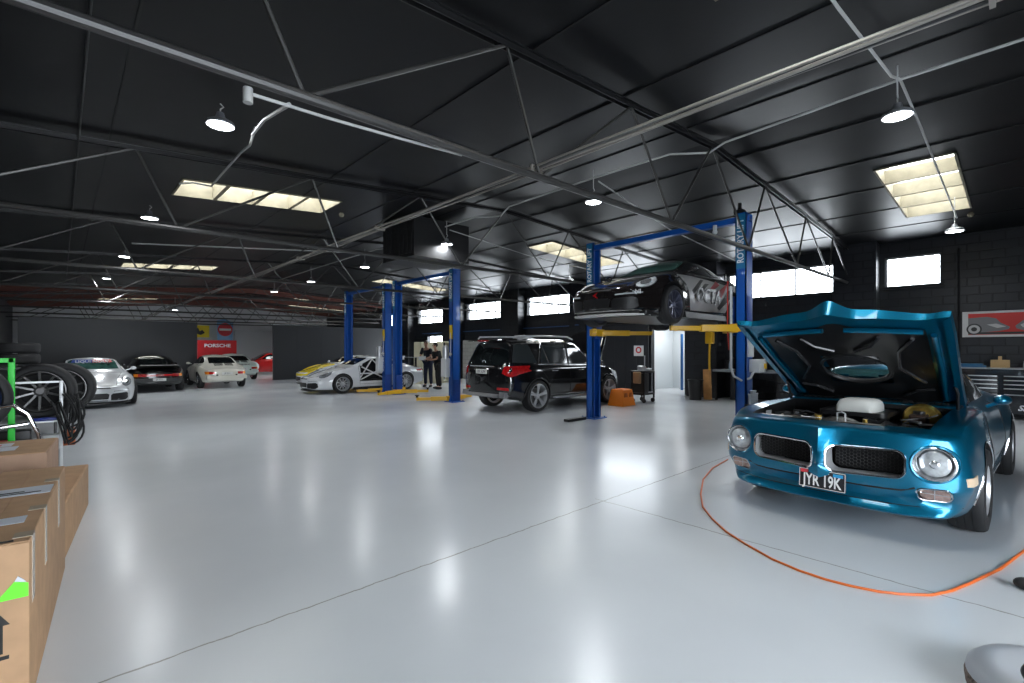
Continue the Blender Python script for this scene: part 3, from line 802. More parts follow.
    for s in (1, -1):
        b = MB(); b.T = T
        b.tube([(.15,s*.60,-.04),(.8,s*.64,-.045),(1.35,s*.66,-.045)], .022, 8); b.build('frame_rib', paint, hood)
        b = MB(); b.T = T; b.tube([(1.40,s*.60,-.045),(1.45,s*.3,-.05),(1.47,s*.08,-.05)], .022, 8); b.build('frame_rib', paint, hood)
        for P in ([(.5,s*.5,-.045),(.8,s*.36,-.055),(1.1,s*.40,-.05),(1.3,s*.52,-.045)], [(1.1,s*.08,-.05),(1.2,s*.22,-.055),(1.34,s*.30,-.05)], [(.2,s*.3,-.045),(.34,s*.42,-.05),(.36,s*.55,-.045)]):
            b = MB(); b.T = T; b.tube(P, .016, 8); b.build('lining_ridge', mat('lining_gloss_black', (.02,.02,.022), .25), hood)
        b = MB(); b.tube([(.80,s*.70,.97),(.98,s*.69,.92),(1.06,s*.70,1.10),tuple(T @ Vector((.42,s*.69,-.04)))], .014, 6); b.build('bonnet_hinge', M_['trimblack'], root)
    return root, body, bv
def build_suv(loc, rz):
    root = empty('suv', loc, rz, 'black five-door SUV with silver roof rails and lit-looking red tail lamps, rear towards the camera', 'car')
    paint = mat('black_car_paint', (.006,.006,.007), .12, 0, 1.)
    def bend(x, y, z):
        a = min(1.1, abs(y)/.85)
        return -.26*smoothstep(1.2,2.3,x)*a**2.2 + .15*smoothstep(-1.5,-2.4,x)*a**2.6 + smoothstep(-1.3,-2.4,x)*(.28*smoothstep(.95,1.7,z))
    S = dict(nose=2.33, tail=-2.47, rn=.18, rt=.10, capk=.74, capt=.90, znose=.66, ztail=.80, cut=.17, dx=.06, bend=bend, smooth=26,
        zb=[(-2.4,.40),(-1.9,.28),(-1,.24),(1.6,.24),(2.3,.30)],
        ws=[(-2.4,.84),(-1.5,.90),(0,.88),(1.5,.90),(2.1,.82),(2.3,.70)],
        wm=[(-2.4,.88),(-1.46,.955),(-.4,.92),(.6,.92),(1.46,.955),(2.0,.90),(2.3,.78)],
        zm=[(-2.4,.75),(0,.68),(2.3,.62)],
        wsh=[(-2.4,.84),(-1.46,.90),(0,.88),(1.0,.87),(1.6,.86),(2.0,.80),(2.3,.66)],
        zsh=[(-2.4,1.0),(-1.5,1.06),(0,1.04),(1.0,1.04),(1.5,1.02),(2.0,.95),(2.3,.86)],
        wg=[(-2.4,.80),(-1.5,.84),(0,.83),(1.0,.80),(1.4,.70),(2.3,.52)],
        zg=[(-2.4,1.08),(-1.5,1.12),(0,1.10),(1.0,1.09),(1.4,1.07),(2.0,1.0),(2.3,.90)],
        wr=[(-2.4,.66),(-2.1,.68),(-1,.70),(0,.70),(.5,.69),(1.0,.70),(1.3,.56),(2.3,.34)],
        zr=[(-2.4,1.70),(-2.1,1.72),(-1.2,1.75),(-.2,1.755),(.25,1.68),(.6,1.48),(.95,1.24),(1.2,1.12),(1.6,1.08),(2.3,.93)],
        zc=[(-2.4,1.74),(-2.1,1.765),(-1.2,1.80),(-.2,1.80),(.25,1.73),(.65,1.50),(1.0,1.24),(1.25,1.14),(1.6,1.10),(2.3,.95)])
    cuts = arch_cut([(1.457,.43,.385), (-1.457,.43,.385)], 0, .58)
    c = MB(); c.prism([(1.30,-.60),(1.30,.60),(2.12,.50),(2.12,-.50)], .5, 1.6, 'z'); cuts.append((c, M_['well']))
    body, bv = add_body(S, paint, root, cuts)
    patch(bv, [(-.74,1.14),(.74,1.14),(.62,1.60),(.54,1.66),(-.54,1.66),(-.62,1.60)], '-x', M_['glass'], 'rear_window', root, .01)
    patch(bv, [(-.66,1.2),(.66,1.2),(.58,1.62),(-.58,1.62)], '+x', M_['glass'], 'windscreen', root, .01)
    for ax in ('+y', '-y'):
        for nm, P in (('quarter_window', [(-1.42,1.18),(-2.20,1.20),(-2.05,1.62),(-1.62,1.63)]),
                      ('rear_door_window', [(-1.28,1.16),(-1.18,1.58),(-1.10,1.64),(-.28,1.65),(-.28,1.15)]),
                      ('front_door_window', [(-.20,1.15),(-.20,1.65),(.08,1.62),(.50,1.38),(.80,1.16)])):
            g = patch(bv, P, ax, mat('tinted_side_glass', (.03,.036,.038), .05, spec=.9), nm, root, .01)
        b = MB(); bead(b, bv, [(-1.40,1.15),(.86,1.13),(.55,1.37),(.10,1.65),(-.3,1.69),(-1.12,1.685),(-1.22,1.62),(-1.40,1.15)], ax, .016, .006, n=6); b.build('window_chrome', M_['chrome'], root)
        b = MB(); bead(b, bv, [(-1.16,1.64),(-1.0,1.17)], ax, .012, .014, n=6); b.build('window_divider', M_['chrome'], root); b = MB(); bead(b, bv, [(-.24,1.68),(-.24,1.14)], ax, .022, .008, n=6); b.build('door_pillar', M_['trimblack'], root)
        b = MB()
        bead(b, bv, [(-.24,1.12),(-.24,.42),(.92,.42),(.98,.9),(.9,1.12)], ax, .006, -.001); bead(b, bv, [(-.24,.42),(-1.0,.42),(-1.06,.7),(-1.34,1.05)], ax, .006, -.001)
        b.build('door_gap', M_['seam'], root)
        s = 1 if ax == '+y' else -1
        for x in (-.95, .1):
            b = MB(); bead(b, bv, [(x,.985),(x+.22,.985)], ax, .014, .012, n=6); b.build('door_handle', M_['chrome'], root)
        b = MB(); b.tube([(-2.05,s*.655,1.78),(-2.0,s*.655,1.83),(-1,s*.67,1.855),(-.1,s*.67,1.845),(.12,s*.665,1.78)], .023, 8); b.build('roof_rail', M_['silver'], root)
        b = MB(); b.rbox(-.92,.92, s*.96-.05, s*.96+.05, .30, .345, .02); b.build('running_board', M_['silver'], root)
        b = MB(); b.T = Matrix.Translation(V(.86, s*1.02, 1.16)); b.sphere((0,0,0),1,14,8,(.08,.11,.085)); b.build('wing_mirror', paint, root)
        lampP = [(s*.64,.95),(s*.84,.86),(s*.90,1.0),(s*.84,1.12),(s*.68,1.11)]
        patch(bv, lampP if s > 0 else lampP[::-1], '-x', M_['red'], 'tail_lamp', root, .012, .02)
        patch(bv, [(-2.26,.90),(-2.14,.96),(-2.08,1.02),(-2.14,1.08),(-2.24,1.10)], ax, M_['red'], 'tail_lamp_side', root, .012, .02)
        P = [(s*.50,.56),(s*.80,.55),(s*.80,.61),(s*.50,.62)]
        patch(bv, P if s > 0 else P[::-1], '-x', M_['red'], 'rear_reflector', root, .008, .02)
    b = MB(); b.prism([(-2.49,.38),(-2.515,.41),(-2.49,.47),(-2.34,.45),(-2.3,.38)], -.60, .60, 'y'); b.build('bumper_guard', mat('satin_bumper_silver', (.22,.22,.23), .4, .4), root)
    for s in (1, -1):
        b = MB(); b.prism([(-2.47,.40),(-2.45,.52),(-2.30,.50),(-2.3,.40)], s*.60, s*.78, 'y'); b.build('exhaust_outlet', mat('satin_bumper_silver', (.22,.22,.23), .4, .4), root)
    b = MB(); b.prism([(-.45,1.10),(.45,1.10),(.44,1.125),(-.44,1.125)], -2.475, -2.45, 'x'); b.build('tailgate_trim', M_['chrome'], root)
    b = MB(); b.box(-2.50,-2.485,-.20,.20,.93,1.04); p = b.build('number_plate', M_['plate'], root)
    text('1BF 5QN', .1, M_['trimblack'], 'plate_lettering', p, frame((-2.502,0,.985), (0,-1,0), (0,0,1)), .001, sx=.8)
    b = MB(); b.tube([(-2.40,.055*math.cos(2*PI*k/20),1.20+.055*math.sin(2*PI*k/20)) for k in range(20)], .007, 6, True)
    for k in range(3):
        a = PI/2+2*PI*k/3; b.cyl((-2.40,0,1.20),(-2.40,.055*math.cos(a),1.20+.055*math.sin(a)),.006,.003,6)
    b.build('tailgate_badge', M_['chrome'], root)
    b = MB(); b.prism([(-2.22,1.745),(-2.42,1.735),(-2.44,1.715),(-2.2,1.70)], -.58,.58,'y'); b.mi = 1; b.box(-2.445,-2.425,-.2,.2,1.712,1.735); b.build('roof_spoiler', [paint, M_['red']], root)
    for ax in ('+y','-y'):
        for xa in (1.457,-1.457):
            b = MB(); bead(b, bv, [(xa+.437*math.cos(math.radians(a)), .385+.437*math.sin(math.radians(a))) for a in range(-15, 196, 8)], ax, .02, .004, n=6, step=1); b.build('arch_trim', paint, root)
    for x in (1.457, -1.457):
        for s in (1, -1): wheel(root, x, s*(.95-.14), .385, .28, .295, 'twin', 5, M_['silver'])
    # open bonnet with gas strut
    T = Matrix.Translation(V(1.15, 0, 1.12)) @ Matrix.Rotation(-math.radians(58), 4, 'Y')
    b = MB(); b.T = T; n = 10
    g = [[b.pv((1.12*i/n-(.10*(abs(j)/6)**2)*i/n, j/6*(.80-.16*(i/n)**2), .03+.02*(1-(j/6)**2)-.05*(i/n)**2)) for j in range(-6,7)] for i in range(n+1)]
    for i in range(n):
        for j in range(12): b.face((g[i][j], g[i+1][j], g[i+1][j+1], g[i][j+1]))
    h = b.build('bonnet', paint, root, 60); md = h.modifiers.new('s', 'SOLIDIFY'); md.thickness = .03; md.offset = -1
    for s in (1, -1):
        b = MB(); b.cyl((1.45,s*.62,1.02), tuple(T @ Vector((.62,s*.66,0))), .011, n=8); b.build('gas_strut', M_['silver'], root)
    b = MB(); b.rbox(1.35,2.05,-.45,.45,.85,1.0,.05); b.build('engine_cover', M_['trimblack'], root)
    return root, body, bv
# ------------------------------------------------------------------ the hall
XL, XW, Y0, Y1 = -1.9, 15.5, -4.0, 38.0
RX = 7.1
def zt(x): return 4.53-(.073*(RX-x) if x < RX else .045*(x-RX))
def zb_(x): return 3.11+.011*x
def brick_mat(name, col, w, h, bump=.5, rough=.45, mort=.6, rot=(0,0,0)):
    m = mat(name, col, rough); nt = m.node_tree; b = nt.nodes['Principled BSDF']
    tc = nt.nodes.new('ShaderNodeTexCoord'); sx_ = nt.nodes.new('ShaderNodeSeparateXYZ'); ad = nt.nodes.new('ShaderNodeMath'); mp = nt.nodes.new('ShaderNodeCombineXYZ')
    br = nt.nodes.new('ShaderNodeTexBrick'); br.inputs['Scale'].default_value = 1
    br.inputs['Brick Width'].default_value = w; br.inputs['Row Height'].default_value = h; br.inputs['Mortar Size'].default_value = .012; br.inputs['Mortar Smooth'].default_value = .3
    br.inputs['Color1'].default_value = (*col, 1); br.inputs['Color2'].default_value = (*[c*.85 for c in col], 1); br.inputs['Mortar'].default_value = (*[c*mort for c in col], 1)
    nt.links.new(tc.outputs['Object'], sx_.inputs[0]); nt.links.new(sx_.outputs[0], ad.inputs[0]); nt.links.new(sx_.outputs[1], ad.inputs[1]); nt.links.new(ad.outputs[0], mp.inputs[0]); nt.links.new(sx_.outputs[2], mp.inputs[1]); nt.links.new(mp.outputs[0], br.inputs['Vector'])
    bp = nt.nodes.new('ShaderNodeBump'); bp.inputs['Strength'].default_value = bump; bp.inputs['Distance'].default_value = .012; bp.invert = True
    nt.links.new(br.outputs['Fac'], bp.inputs['Height']); nt.links.new(bp.outputs[0], b.inputs['Normal']); nt.links.new(br.outputs['Color'], b.inputs['Base Color'])
    return m
def floor_mat():
    m = mat('epoxy_floor', (.44,.47,.50), .2, spec=.75); nt = m.node_tree; b = nt.nodes['Principled BSDF']; N = nt.nodes; Lk = nt.links
    tc = N.new('ShaderNodeTexCoord'); sp = N.new('ShaderNodeSeparateXYZ'); Lk.new(tc.outputs['Object'], sp.inputs[0])
    nz = N.new('ShaderNodeTexNoise'); nz.inputs['Scale'].default_value = 7; nz.inputs['Detail'].default_value = 6; Lk.new(tc.outputs['Object'], nz.inputs['Vector'])
    def M(op, a, bb):
        n = N.new('ShaderNodeMath'); n.operation = op
        for i, v in enumerate((a, bb)):
            if isinstance(v, (int, float)): n.inputs[i].default_value = v
            elif v is not None: Lk.new(v, n.inputs[i])
        return n.outputs[0]
    wob = M('MULTIPLY', M('SUBTRACT', nz.outputs['Fac'], .5), .045)
    masks = []
    for o_, pos in ((sp.outputs['Y'], 2.85), (sp.outputs['X'], 3.93)):
        d = M('ABSOLUTE', M('ADD', M('SUBTRACT', o_, pos), wob), None)
        masks.append(M('LESS_THAN', d, .0065 if pos < 5 else .004))
    masks[1] = M('MULTIPLY', masks[1], M('LESS_THAN', sp.outputs['Y'], 2.95))
    k = masks[0]
    for q in masks[1:]: k = M('MAXIMUM', k, q)
    n2 = N.new('ShaderNodeTexNoise'); n2.inputs['Scale'].default_value = .7; n2.inputs['Detail'].default_value = 5; Lk.new(tc.outputs['Object'], n2.inputs['Vector'])
    cr = N.new('ShaderNodeValToRGB'); cr.color_ramp.elements[0].position = .3; cr.color_ramp.elements[0].color = (.60,.63,.665,1); cr.color_ramp.elements[1].position = .72; cr.color_ramp.elements[1].color = (.66,.69,.72,1)
    Lk.new(n2.outputs['Fac'], cr.inputs[0])
    mx = N.new('ShaderNodeMix'); mx.data_type = 'RGBA'; Lk.new(k, mx.inputs[0]); Lk.new(cr.outputs[0], mx.inputs[6]); mx.inputs[7].default_value = (.34,.34,.33,1); Lk.new(mx.outputs[2], b.inputs['Base Color'])
    # scuffs make the gloss uneven
    n3 = N.new('ShaderNodeTexNoise'); n3.inputs['Scale'].default_value = .5; n3.inputs['Detail'].default_value = 2; Lk.new(tc.outputs['Object'], n3.inputs['Vector'])
    mr = N.new('ShaderNodeMapRange'); mr.inputs[1].default_value = .3; mr.inputs[2].default_value = .7; mr.inputs[3].default_value = .20; mr.inputs[4].default_value = .27; Lk.new(n3.outputs['Fac'], mr.inputs[0]); Lk.new(mr.outputs[0], b.inputs['Roughness'])
    n4 = N.new('ShaderNodeTexNoise'); n4.inputs['Scale'].default_value = 5; n4.inputs['Detail'].default_value = 2; Lk.new(tc.outputs['Object'], n4.inputs['Vector'])
    bp = N.new('ShaderNodeBump'); bp.inputs['Strength'].default_value = .05; bp.inputs['Distance'].default_value = .01; Lk.new(n4.outputs['Fac'], bp.inputs['Height'])
    bp2 = N.new('ShaderNodeBump'); bp2.inputs['Strength'].default_value = .6; bp2.inputs['Distance'].default_value = .006; bp2.invert = True; Lk.new(k, bp2.inputs['Height']); Lk.new(bp.outputs[0], bp2.inputs['Normal'])
    Lk.new(bp2.outputs[0], b.inputs['Normal']); return m
DARKWALL = mat('charcoal_wall_paint', (.014,.0155,.02), .5, bump=.08, bscale=8)
BRICK = brick_mat('dark_painted_block', (.017,.019,.024), .42, .2, 1., .36, .4, (PI/2, 0, PI/2))
CEIL = mat('black_ceiling_foil', (.0024,.0028,.0038), .40, spec=.20, bump=.25, bscale=1.6)
STEEL = mat('black_painted_steel', (.015,.015,.016), .3, .2, spec=.6)
PIPE = mat('worn_grey_conduit', (.28,.26,.235), .4, .5)
WHITEPIPE = mat('white_conduit', (.42,.42,.41), .45)
CREAM = mat('cream_painted_timber', (.21,.185,.13), .7, var=.15, bscale=6)
b = MB(); b.box(XL-.3, XW+5, Y0-8, Y1+1, -.2, 0); tag(b.build('floor', floor_mat(), None, 0), kind='structure')
# ceiling with skylight holes (each slope a slab cut into rectangles)
SKY = [(1.4,3.93,.70,1.73),(1.4,4.0,9.05,10.1),(1.4,4.0,19.0,20.0),(9.85,13.2,.68,1.70),(9.85,13.3,8.85,9.85),(9.85,13.3,18.4,19.4),(1.4,4.0,28,29),(9.85,13.3,28,29),(10.8,14.6,32,33),(1.4,4.0,33,34)]
b = MB()
xs = sorted({XL-.1, RX, XW+.3, 1.4, 3.93, 4.0, 9.85, 13.2, 13.3, 10.8, 14.6}); ys = sorted({Y0, Y1}|{s[2] for s in SKY}|{s[3] for s in SKY})
cache = {}
def cv(x, y, dz):
    k = (x, y, dz)
    if k not in cache: cache[k] = b.pv((x, y, zt(x)+.09+dz))
    return cache[k]
def hole(xc, yc): return any(s[0] < xc < s[1] and s[2] < yc < s[3] for s in SKY)
for i in range(len(xs)-1):
    for j in range(len(ys)-1):
        if hole((xs[i]+xs[i+1])/2, (ys[j]+ys[j+1])/2): continue
        for dz in (0, .12): b.face((cv(xs[i],ys[j],dz), cv(xs[i],ys[j+1],dz), cv(xs[i+1],ys[j+1],dz), cv(xs[i+1],ys[j],dz)))
b.mi = 1
for x in (.45,3.25,4.78,6.3,7.9,9.35,10.85,12.35,13.9):   # joint battens of the lining
    segs = [(Y0, Y1)]
    for s in SKY:
        if s[0]-.02 < x < s[1]+.02: segs = [q for a, e in segs for q in ((a, min(e, s[2])), (max(a, s[3]), e)) if q[1] > q[0]]
    for a, e in segs: b.box(x-.010, x+.010, a, e, zt(x)+.078, zt(x)+.10)
tag(b.build('ceiling', [CEIL, mat('batten_black', (.004,.004,.004), .6)], None, 0), kind='structure')
# far half of the roof keeps bare red-brown timber under the lining
b = MB()
for y in [26.6+i*.95 for i in range(12)]:
    if any(s[2]-.1 < y < s[3]+.1 for s in SKY): continue
    for x0, x1 in ((XL, RX), (RX, XW)): b.bar((x0, y, zt(x0)), (x1, y, zt(x1)), .05, .14)
tag(b.build('trim_1', mat('red_brown_rafter', (.13,.035,.022), .6), None, 0), kind='structure')
# skylights
for i, (x0, x1, y0, y1) in enumerate(SKY):
    r = empty('skylight', ((x0+x1)/2, (y0+y1)/2, zt((x0+x1)/2)), 0, [
        'louvred skylight shaft at the top edge of the view above the long pipe bundle', 'cream framed skylight on the upper left, behind the largest hanging lamp',
        'small far skylight on the left beyond the hanging lamps', 'large cream louvred skylight at the right above the blue muscle car', 'cream skylight behind the raised black coupe, left of the tall lift post',
        'distant skylight on the right beyond the lifts'][i] if i < 6 else 'far skylight in the red-brown raftered roof beyond the partition', 'skylight', None if i < 6 else 'far skylights')
    ox, oy, oz = r.location
    def Z(x): return zt(x)-oz+.07
    b = MB(); t = .03
    for (ax, ay, bx, by) in ((x0,y0,x1,y0),(x0,y1,x1,y1),(x0,y0,x0,y1),(x1,y0,x1,y1)):
        A = [(ax-ox, ay-oy, Z(ax)), (bx-ox, by-oy, Z(bx)), (bx-ox, by-oy, Z(bx)+.42), (ax-ox, ay-oy, Z(ax)+.42)]
        ins = (0, t if ay == y0 else -t) if ay == by else (t if ax == x0 else -t, 0)
        P = [b.pv(p) for p in A]; Q = [b.pv((p[0]+ins[0], p[1]+ins[1], p[2])) for p in A]
        b.face(P); b.face(Q)
        for k in range(4): b.face((P[k], P[(k+1)%4], Q[(k+1)%4], Q[k]))
    b.build('skylight_shaft', CREAM, r)
    n = 4
    for k in range(1, n):
        x = x0+(x1-x0)*k/n; b = MB(); b.box(x-.03-ox, x+.03-ox, y0+t-oy, y1-t-oy, Z(x)+.0, Z(x)+.24); b.build('skylight_joist', CREAM, r)
    b = MB(); P = [b.pv((x-ox, y-oy, Z(x)+.42)) for x, y in ((x0,y0),(x1,y0),(x1,y1),(x0,y1))]; b.face(P)
    pm = MATS.get('translucent_sheet')
    if not pm:
        pm = mat('translucent_sheet', (.9,.8,.6), .5); nt = pm.node_tree; nt.nodes.remove(nt.nodes['Principled BSDF'])
        tr = nt.nodes.new('ShaderNodeBsdfTranslucent'); tr.inputs[0].default_value = (.98,.95,.88,1); nt.links.new(tr.outputs[0], nt.nodes['Material Output'].inputs[0])
    b.build('skylight_sheet', pm, r, 0)
# ---- window wall
WIN = [(1.33,2.42,3.10,3.86,1,1),(3.55,6.42,3.08,3.88,3,1),(8.95,11.7,3.05,3.88,3,1),(12.75,15.45,3.05,3.88,3,2),(17.0,19.9,3.05,3.9,4,2),(21.75,24.6,3.03,3.85,4,2),(26.2,29,3.03,3.85,4,2)]
DOORS = [(7.75,9.15,0,2.42),(22.0,23.6,0,2.28)]
b = MB(); b.T = Matrix.Identity(4)
cuty = sorted({Y0, Y1, Y0}|{w[0] for w in WIN}|{w[1] for w in WIN}|{d[0] for d in DOORS}|{d[1] for d in DOORS})
for ya, yb in zip(cuty, cuty[1:]):
    ym = (ya+yb)/2; holes = [(w[2], w[3]) for w in WIN if w[0] < ym < w[1]]+[(d[2], d[3]) for d in DOORS if d[0] < ym < d[1]]
    z = 0
    for z0, z1 in sorted(holes):
        if z0 > z: b.box(XW, XW+.22, ya, yb, z, z0)
        z = z1
    b.box(XW, XW+.22, ya, yb, z, 4.6)
tag(b.build('wall_right', BRICK, None, 0), kind='structure')
PANE = mat('window_pane', (.9,.95,1), .02)
nt = PANE.node_tree; pb = nt.nodes['Principled BSDF']; tr = nt.nodes.new('ShaderNodeBsdfTransparent'); mx = nt.nodes.new('ShaderNodeMixShader'); mx.inputs[0].default_value = .08
nt.links.new(tr.outputs[0], mx.inputs[1]); nt.links.new(pb.outputs[0], mx.inputs[2]); nt.links.new(mx.outputs[0], nt.nodes['Material Output'].inputs[0])
for i, (y0, y1, z0, z1, nm, nr) in enumerate(WIN):
    b = MB(); X = XW+.06; t = .035
    for q in ((y0,y0+t,z0,z1),(y1-t,y1,z0,z1),(y0,y1,z0,z0+t),(y0,y1,z1-t,z1)): b.box(X,X+.05,*q)
    for k in range(1, nm): y = y0+(y1-y0)*k/nm; b.box(X+.005,X+.045,y-.02,y+.02,z0,z1)
    for k in range(1, nr): z = z0+(z1-z0)*k/nr; b.box(X+.008,X+.042,y0,y1,z-.015,z+.015)
    w = tag(b.build('window_%d' % (i+1), mat('grey_window_frame', (.10,.10,.10), .5), None), kind='structure')
    b = MB(); b.box(X+.02,X+.026,y0+.01,y1-.01,z0+.01,z1-.01); b.build('window_pane', PANE, w)
    b = MB(); b.box(XW-.05,XW+.06,y0-.05,y1+.05,z0-.045,z0); b.build('window_sill', STEEL, w)
# pillars carrying the trusses
for i, (y0, y1, x0) in enumerate(((2.53,3.45,15.05),(6.5,7.55,14.85),(11.8,12.6,15.05),(15.6,16.8,15.05),(20.1,21.5,15.05),(25.0,26.0,15.05))):
    b = MB(); b.box(x0, XW, y0, y1, 0, 4.45); tag(b.build('trim_%d' % (i+2), BRICK, None, 0), kind='structure')
b = MB(); b.tube([(XW-.03,1.02,0),(XW-.03,1.02,3.9)], .022, 8); tag(b.build('trim_8', STEEL), kind='structure')
# other walls
b = MB(); b.box(XL-.2, XL, Y0, Y1, 0, 4.3); tag(b.build('wall_left', DARKWALL, None, 0), kind='structure')
b = MB(); b.box(XL, XW+.2, Y1, Y1+.2, 0, 4.7); tag(b.build('wall_far', mat('pale_grey_wall', (.62,.63,.65), .6), None, 0), kind='structure')
b = MB(); b.box(XL, -1.2, Y0-.2, Y0, 0, 4.7); b.box(3.8, XW+.2, Y0-.2, Y0, 0, 4.7); b.box(-1.2, 3.8, Y0-.2, Y0, 2.9, 4.7); tag(b.build('wall_near', DARKWALL, None, 0), kind='structure')
# left column
b = MB(); b.rbox(-1.55,-1.12,16.4,16.8,0,4.05,.01); b.rbox(-1.62,-1.05,16.33,16.87,3.0,3.25,.02); tag(b.build('trim_9', mat('grey_column_paint', (.10,.105,.11), .5), None), kind='structure')
# partition panels
def partition(x0, x1, n):
    b = MB(); b.box(x0, x1, 25.65, 25.75, 0, 2.75)
    for k in range(1, int((x1-x0)/1.2)): b.box(x0+k*1.2-.004, x0+k*1.2+.004, 25.645, 25.66, .02, 2.73)
    tag(b.build(n, mat('charcoal_partition', (.014,.0155,.019), .42), None, 0), kind='structure')
partition(-1.15, 4.53, 'wall_partition_left'); partition(7.75, XW, 'wall_partition_right')
# doorway alcoves behind the window wall
pale = mat('pale_alcove_paint', (.62,.66,.68), .6)
b = MB(); b.box(XW+.22, XW+2.4, 7.35, 7.45, 0, 2.7); b.box(XW+.22, XW+2.4, 9.6, 9.7, 0, 2.7); b.box(XW+2.4, XW+2.5, 7.35, 9.7, 0, 2.7); b.box(XW+.22, XW+2.5, 7.35, 9.7, 2.7, 2.8)
tag(b.build('wall_alcove', pale, None, 0), kind='structure')
for i, y in enumerate((8.15, 8.75)):
    b = MB(); b.cyl((XW+1.2+.3*i, y, 0), (XW+1.2+.3*i, y, 2.1), .05)
    b.build('blue_stand', mat('blue_stand_paint', (.02,.10,.28), .4)); o = bpy.data.objects['blue_stand'] if i == 0 else bpy.data.objects['blue_stand.001']
    tag(o, ['slim blue post standing inside the pale doorway, the right one', 'slim blue post standing inside the pale doorway, the left one'][i], 'post')
al = bpy.data.lights.new('alcove_fill_light', 'AREA'); al.energy = 40; al.size = .8; alo = bpy.data.objects.new('alcove_fill_light', al); COL.objects.link(alo); alo.location = (XW+1.3, 8.5, 2.65)  # area light without a fixture, added to brighten the alcove
# sliding dark door and its rail
b = MB(); b.box(XW-.12, XW-.06, 9.2, 11.6, .03, 2.45)
for k in range(6): b.box(XW-.128, XW-.12, 9.2+k*.48-.006, 9.2+k*.48+.006, .05, 2.43)
d = tag(b.build('door_1', DARKWALL, None, 0), kind='structure')
b = MB(); b.box(XW-.16, XW-.02, 7.6, 11.8, 2.47, 2.55); b.build('door_rail', STEEL, d)
b = MB(); b.box(XW-.135, XW-.12, 9.32, 9.36, .9, 1.3); b.build('door_handle', M_['silver'], d)
# ---- trusses
BOT = [-1.1,1.14,3.33,5.85,8.44,10.96,13.33,15.42]; TOP = [.7,2.9,4.9,7.04,9.18,11.56,13.68,15.35]
def make_truss(y, label, group=None, xe=15.45):
    r = empty('roof_truss', (XL, y, 3.1), 0, label, 'roof truss', group)
    def L(x, z): return (x-XL, 0, z-3.1)
    for s in (-.035, .035):
        pass
    b = MB()
    for s in (-1, 1):
        b.T = Matrix.Translation(V(0, s*.032, 0))
        for x0, x1 in ((XL+.02, RX), (RX, xe)):
            b.bar(L(x0, zt(x0)+.02), L(x1, zt(x1)+.02), .05, .012); b.bar(L(x0, zt(x0)-.005), L(x1, zt(x1)-.005), .010, .06)
    b.T = Matrix.Identity(4); b.build('top_chord', STEEL, r)
    b = MB(); b.tube([L(XL+.02, zb_(XL)), L(xe, zb_(xe))], .036, 10)
    b.build('bottom_chord', mat('scuffed_dark_tube', (.060,.058,.057), .3, .5), r)
    mem = list(zip(BOT, TOP))+list(zip(TOP[:-1], BOT[1:]))
    for i, (p, q) in enumerate(sorted((min(a, c), max(a, c), a, c) and (a, c) for a, c in mem)):
        a, c = (p, q)
        za, zc_ = (zb_(a) if a in BOT else zt(a)), (zb_(c) if c in BOT else zt(c))
        b = MB(); b.tube([L(a, za), L(c, zc_)], .017, 6); b.build('web_member', mat('web_steel', (.075,.073,.07), .35, .5), r)
    return r
names = ['nearest the camera', 'behind the nearest one', 'third away from the camera', 'fourth away, over the middle lift', 'fifth away, over the rear lift', 'right in front of the dark partition']
t0 = make_truss(3.15, 'long black steel roof truss crossing the hall, nearest the camera')
for i, y in enumerate((7.7, 12.25, 16.8, 21.35, 25.2, 29.3, 33.0, 36.5)):
    c = copy_tree(t0); c.location = (XL, y, 3.1)
    if i < 5: c['label'] = 'long black steel roof truss crossing the hall, '+names[i+1]
    else: c['label'] = 'far steel roof truss under the red-brown rafters beyond the partition'; c['group'] = 'far trusses'
# cable/pipe bundle along the hall
def run(name, pts, r, m, label, cat, group=None, n=8):
    b = MB(); b.tube(pts, r, n); return tag(b.build(name, m), label, cat, group)
x = 3.33
r = empty('pipe_bundle', (x, 9, 3.2), 0, 'bundle of worn grey service pipes running the length of the hall over the trusses', 'pipes')
for i, (dx, dz, rad) in enumerate(((-.048,.0,.010),(-.022,.006,.013),(.006,.0,.012),(.034,.008,.014),(.060,.0,.009))):
    b = MB(); pts = [(dx+.006*math.sin(k*1.7+i), -12.5+k*1.6, dz+.04+.012*math.sin(k*2.1+i*2)) for k in range(24)]
    b.tube(pts, rad, 7); b.build('service_pipe', (PIPE, M_['disc'], PIPE, STEEL, PIPE)[i], r)
for k in range(11):
    b = MB(); b.box(-.07, .08, -12+k*3.1-.012, -12+k*3.1+.012, .015, .07); b.build('pipe_clamp', PIPE, r)
run('ceiling_wire', [(.16,-3.5,zt(.16)-.02),(.16,22,zt(.16)-.02)], .012, STEEL, 'thin dark wire strung along the ceiling at the far left', 'wire')
# ridge conduit with zigzag to lamps
run('lamp_conduit', [(6.55,-3.5,4.42),(6.6,.9,4.42),(6.9,2.9,4.46),(6.95,3.15,4.40),(6.62,3.6,4.42),(6.55,5.0,4.40),(6.7,7.2,4.44),(6.9,7.7,4.38),(6.6,8.2,4.4),(6.6,12.0,4.4)], .016, WHITEPIPE, 'white conduit running along the ridge between the middle lamps', 'conduit')
run('lamp_conduit', [(6.62,12.1,4.4),(6.9,12.3,4.42),(6.65,12.8,4.4),(6.6,16.6,4.4),(6.6,21.0,4.4)], .014, WHITEPIPE, 'white ridge conduit continuing over the far lifts', 'conduit')
run('lamp_conduit', [(3.6,1.06,4.24),(4.7,1.04,4.33),(6.5,.96,4.44),(6.6,.9,4.42),(8,.9,4.40),(13.2,.9,4.17)], .014, WHITEPIPE, 'straight white conduit crossing to the right lamp and over the big skylight', 'conduit')
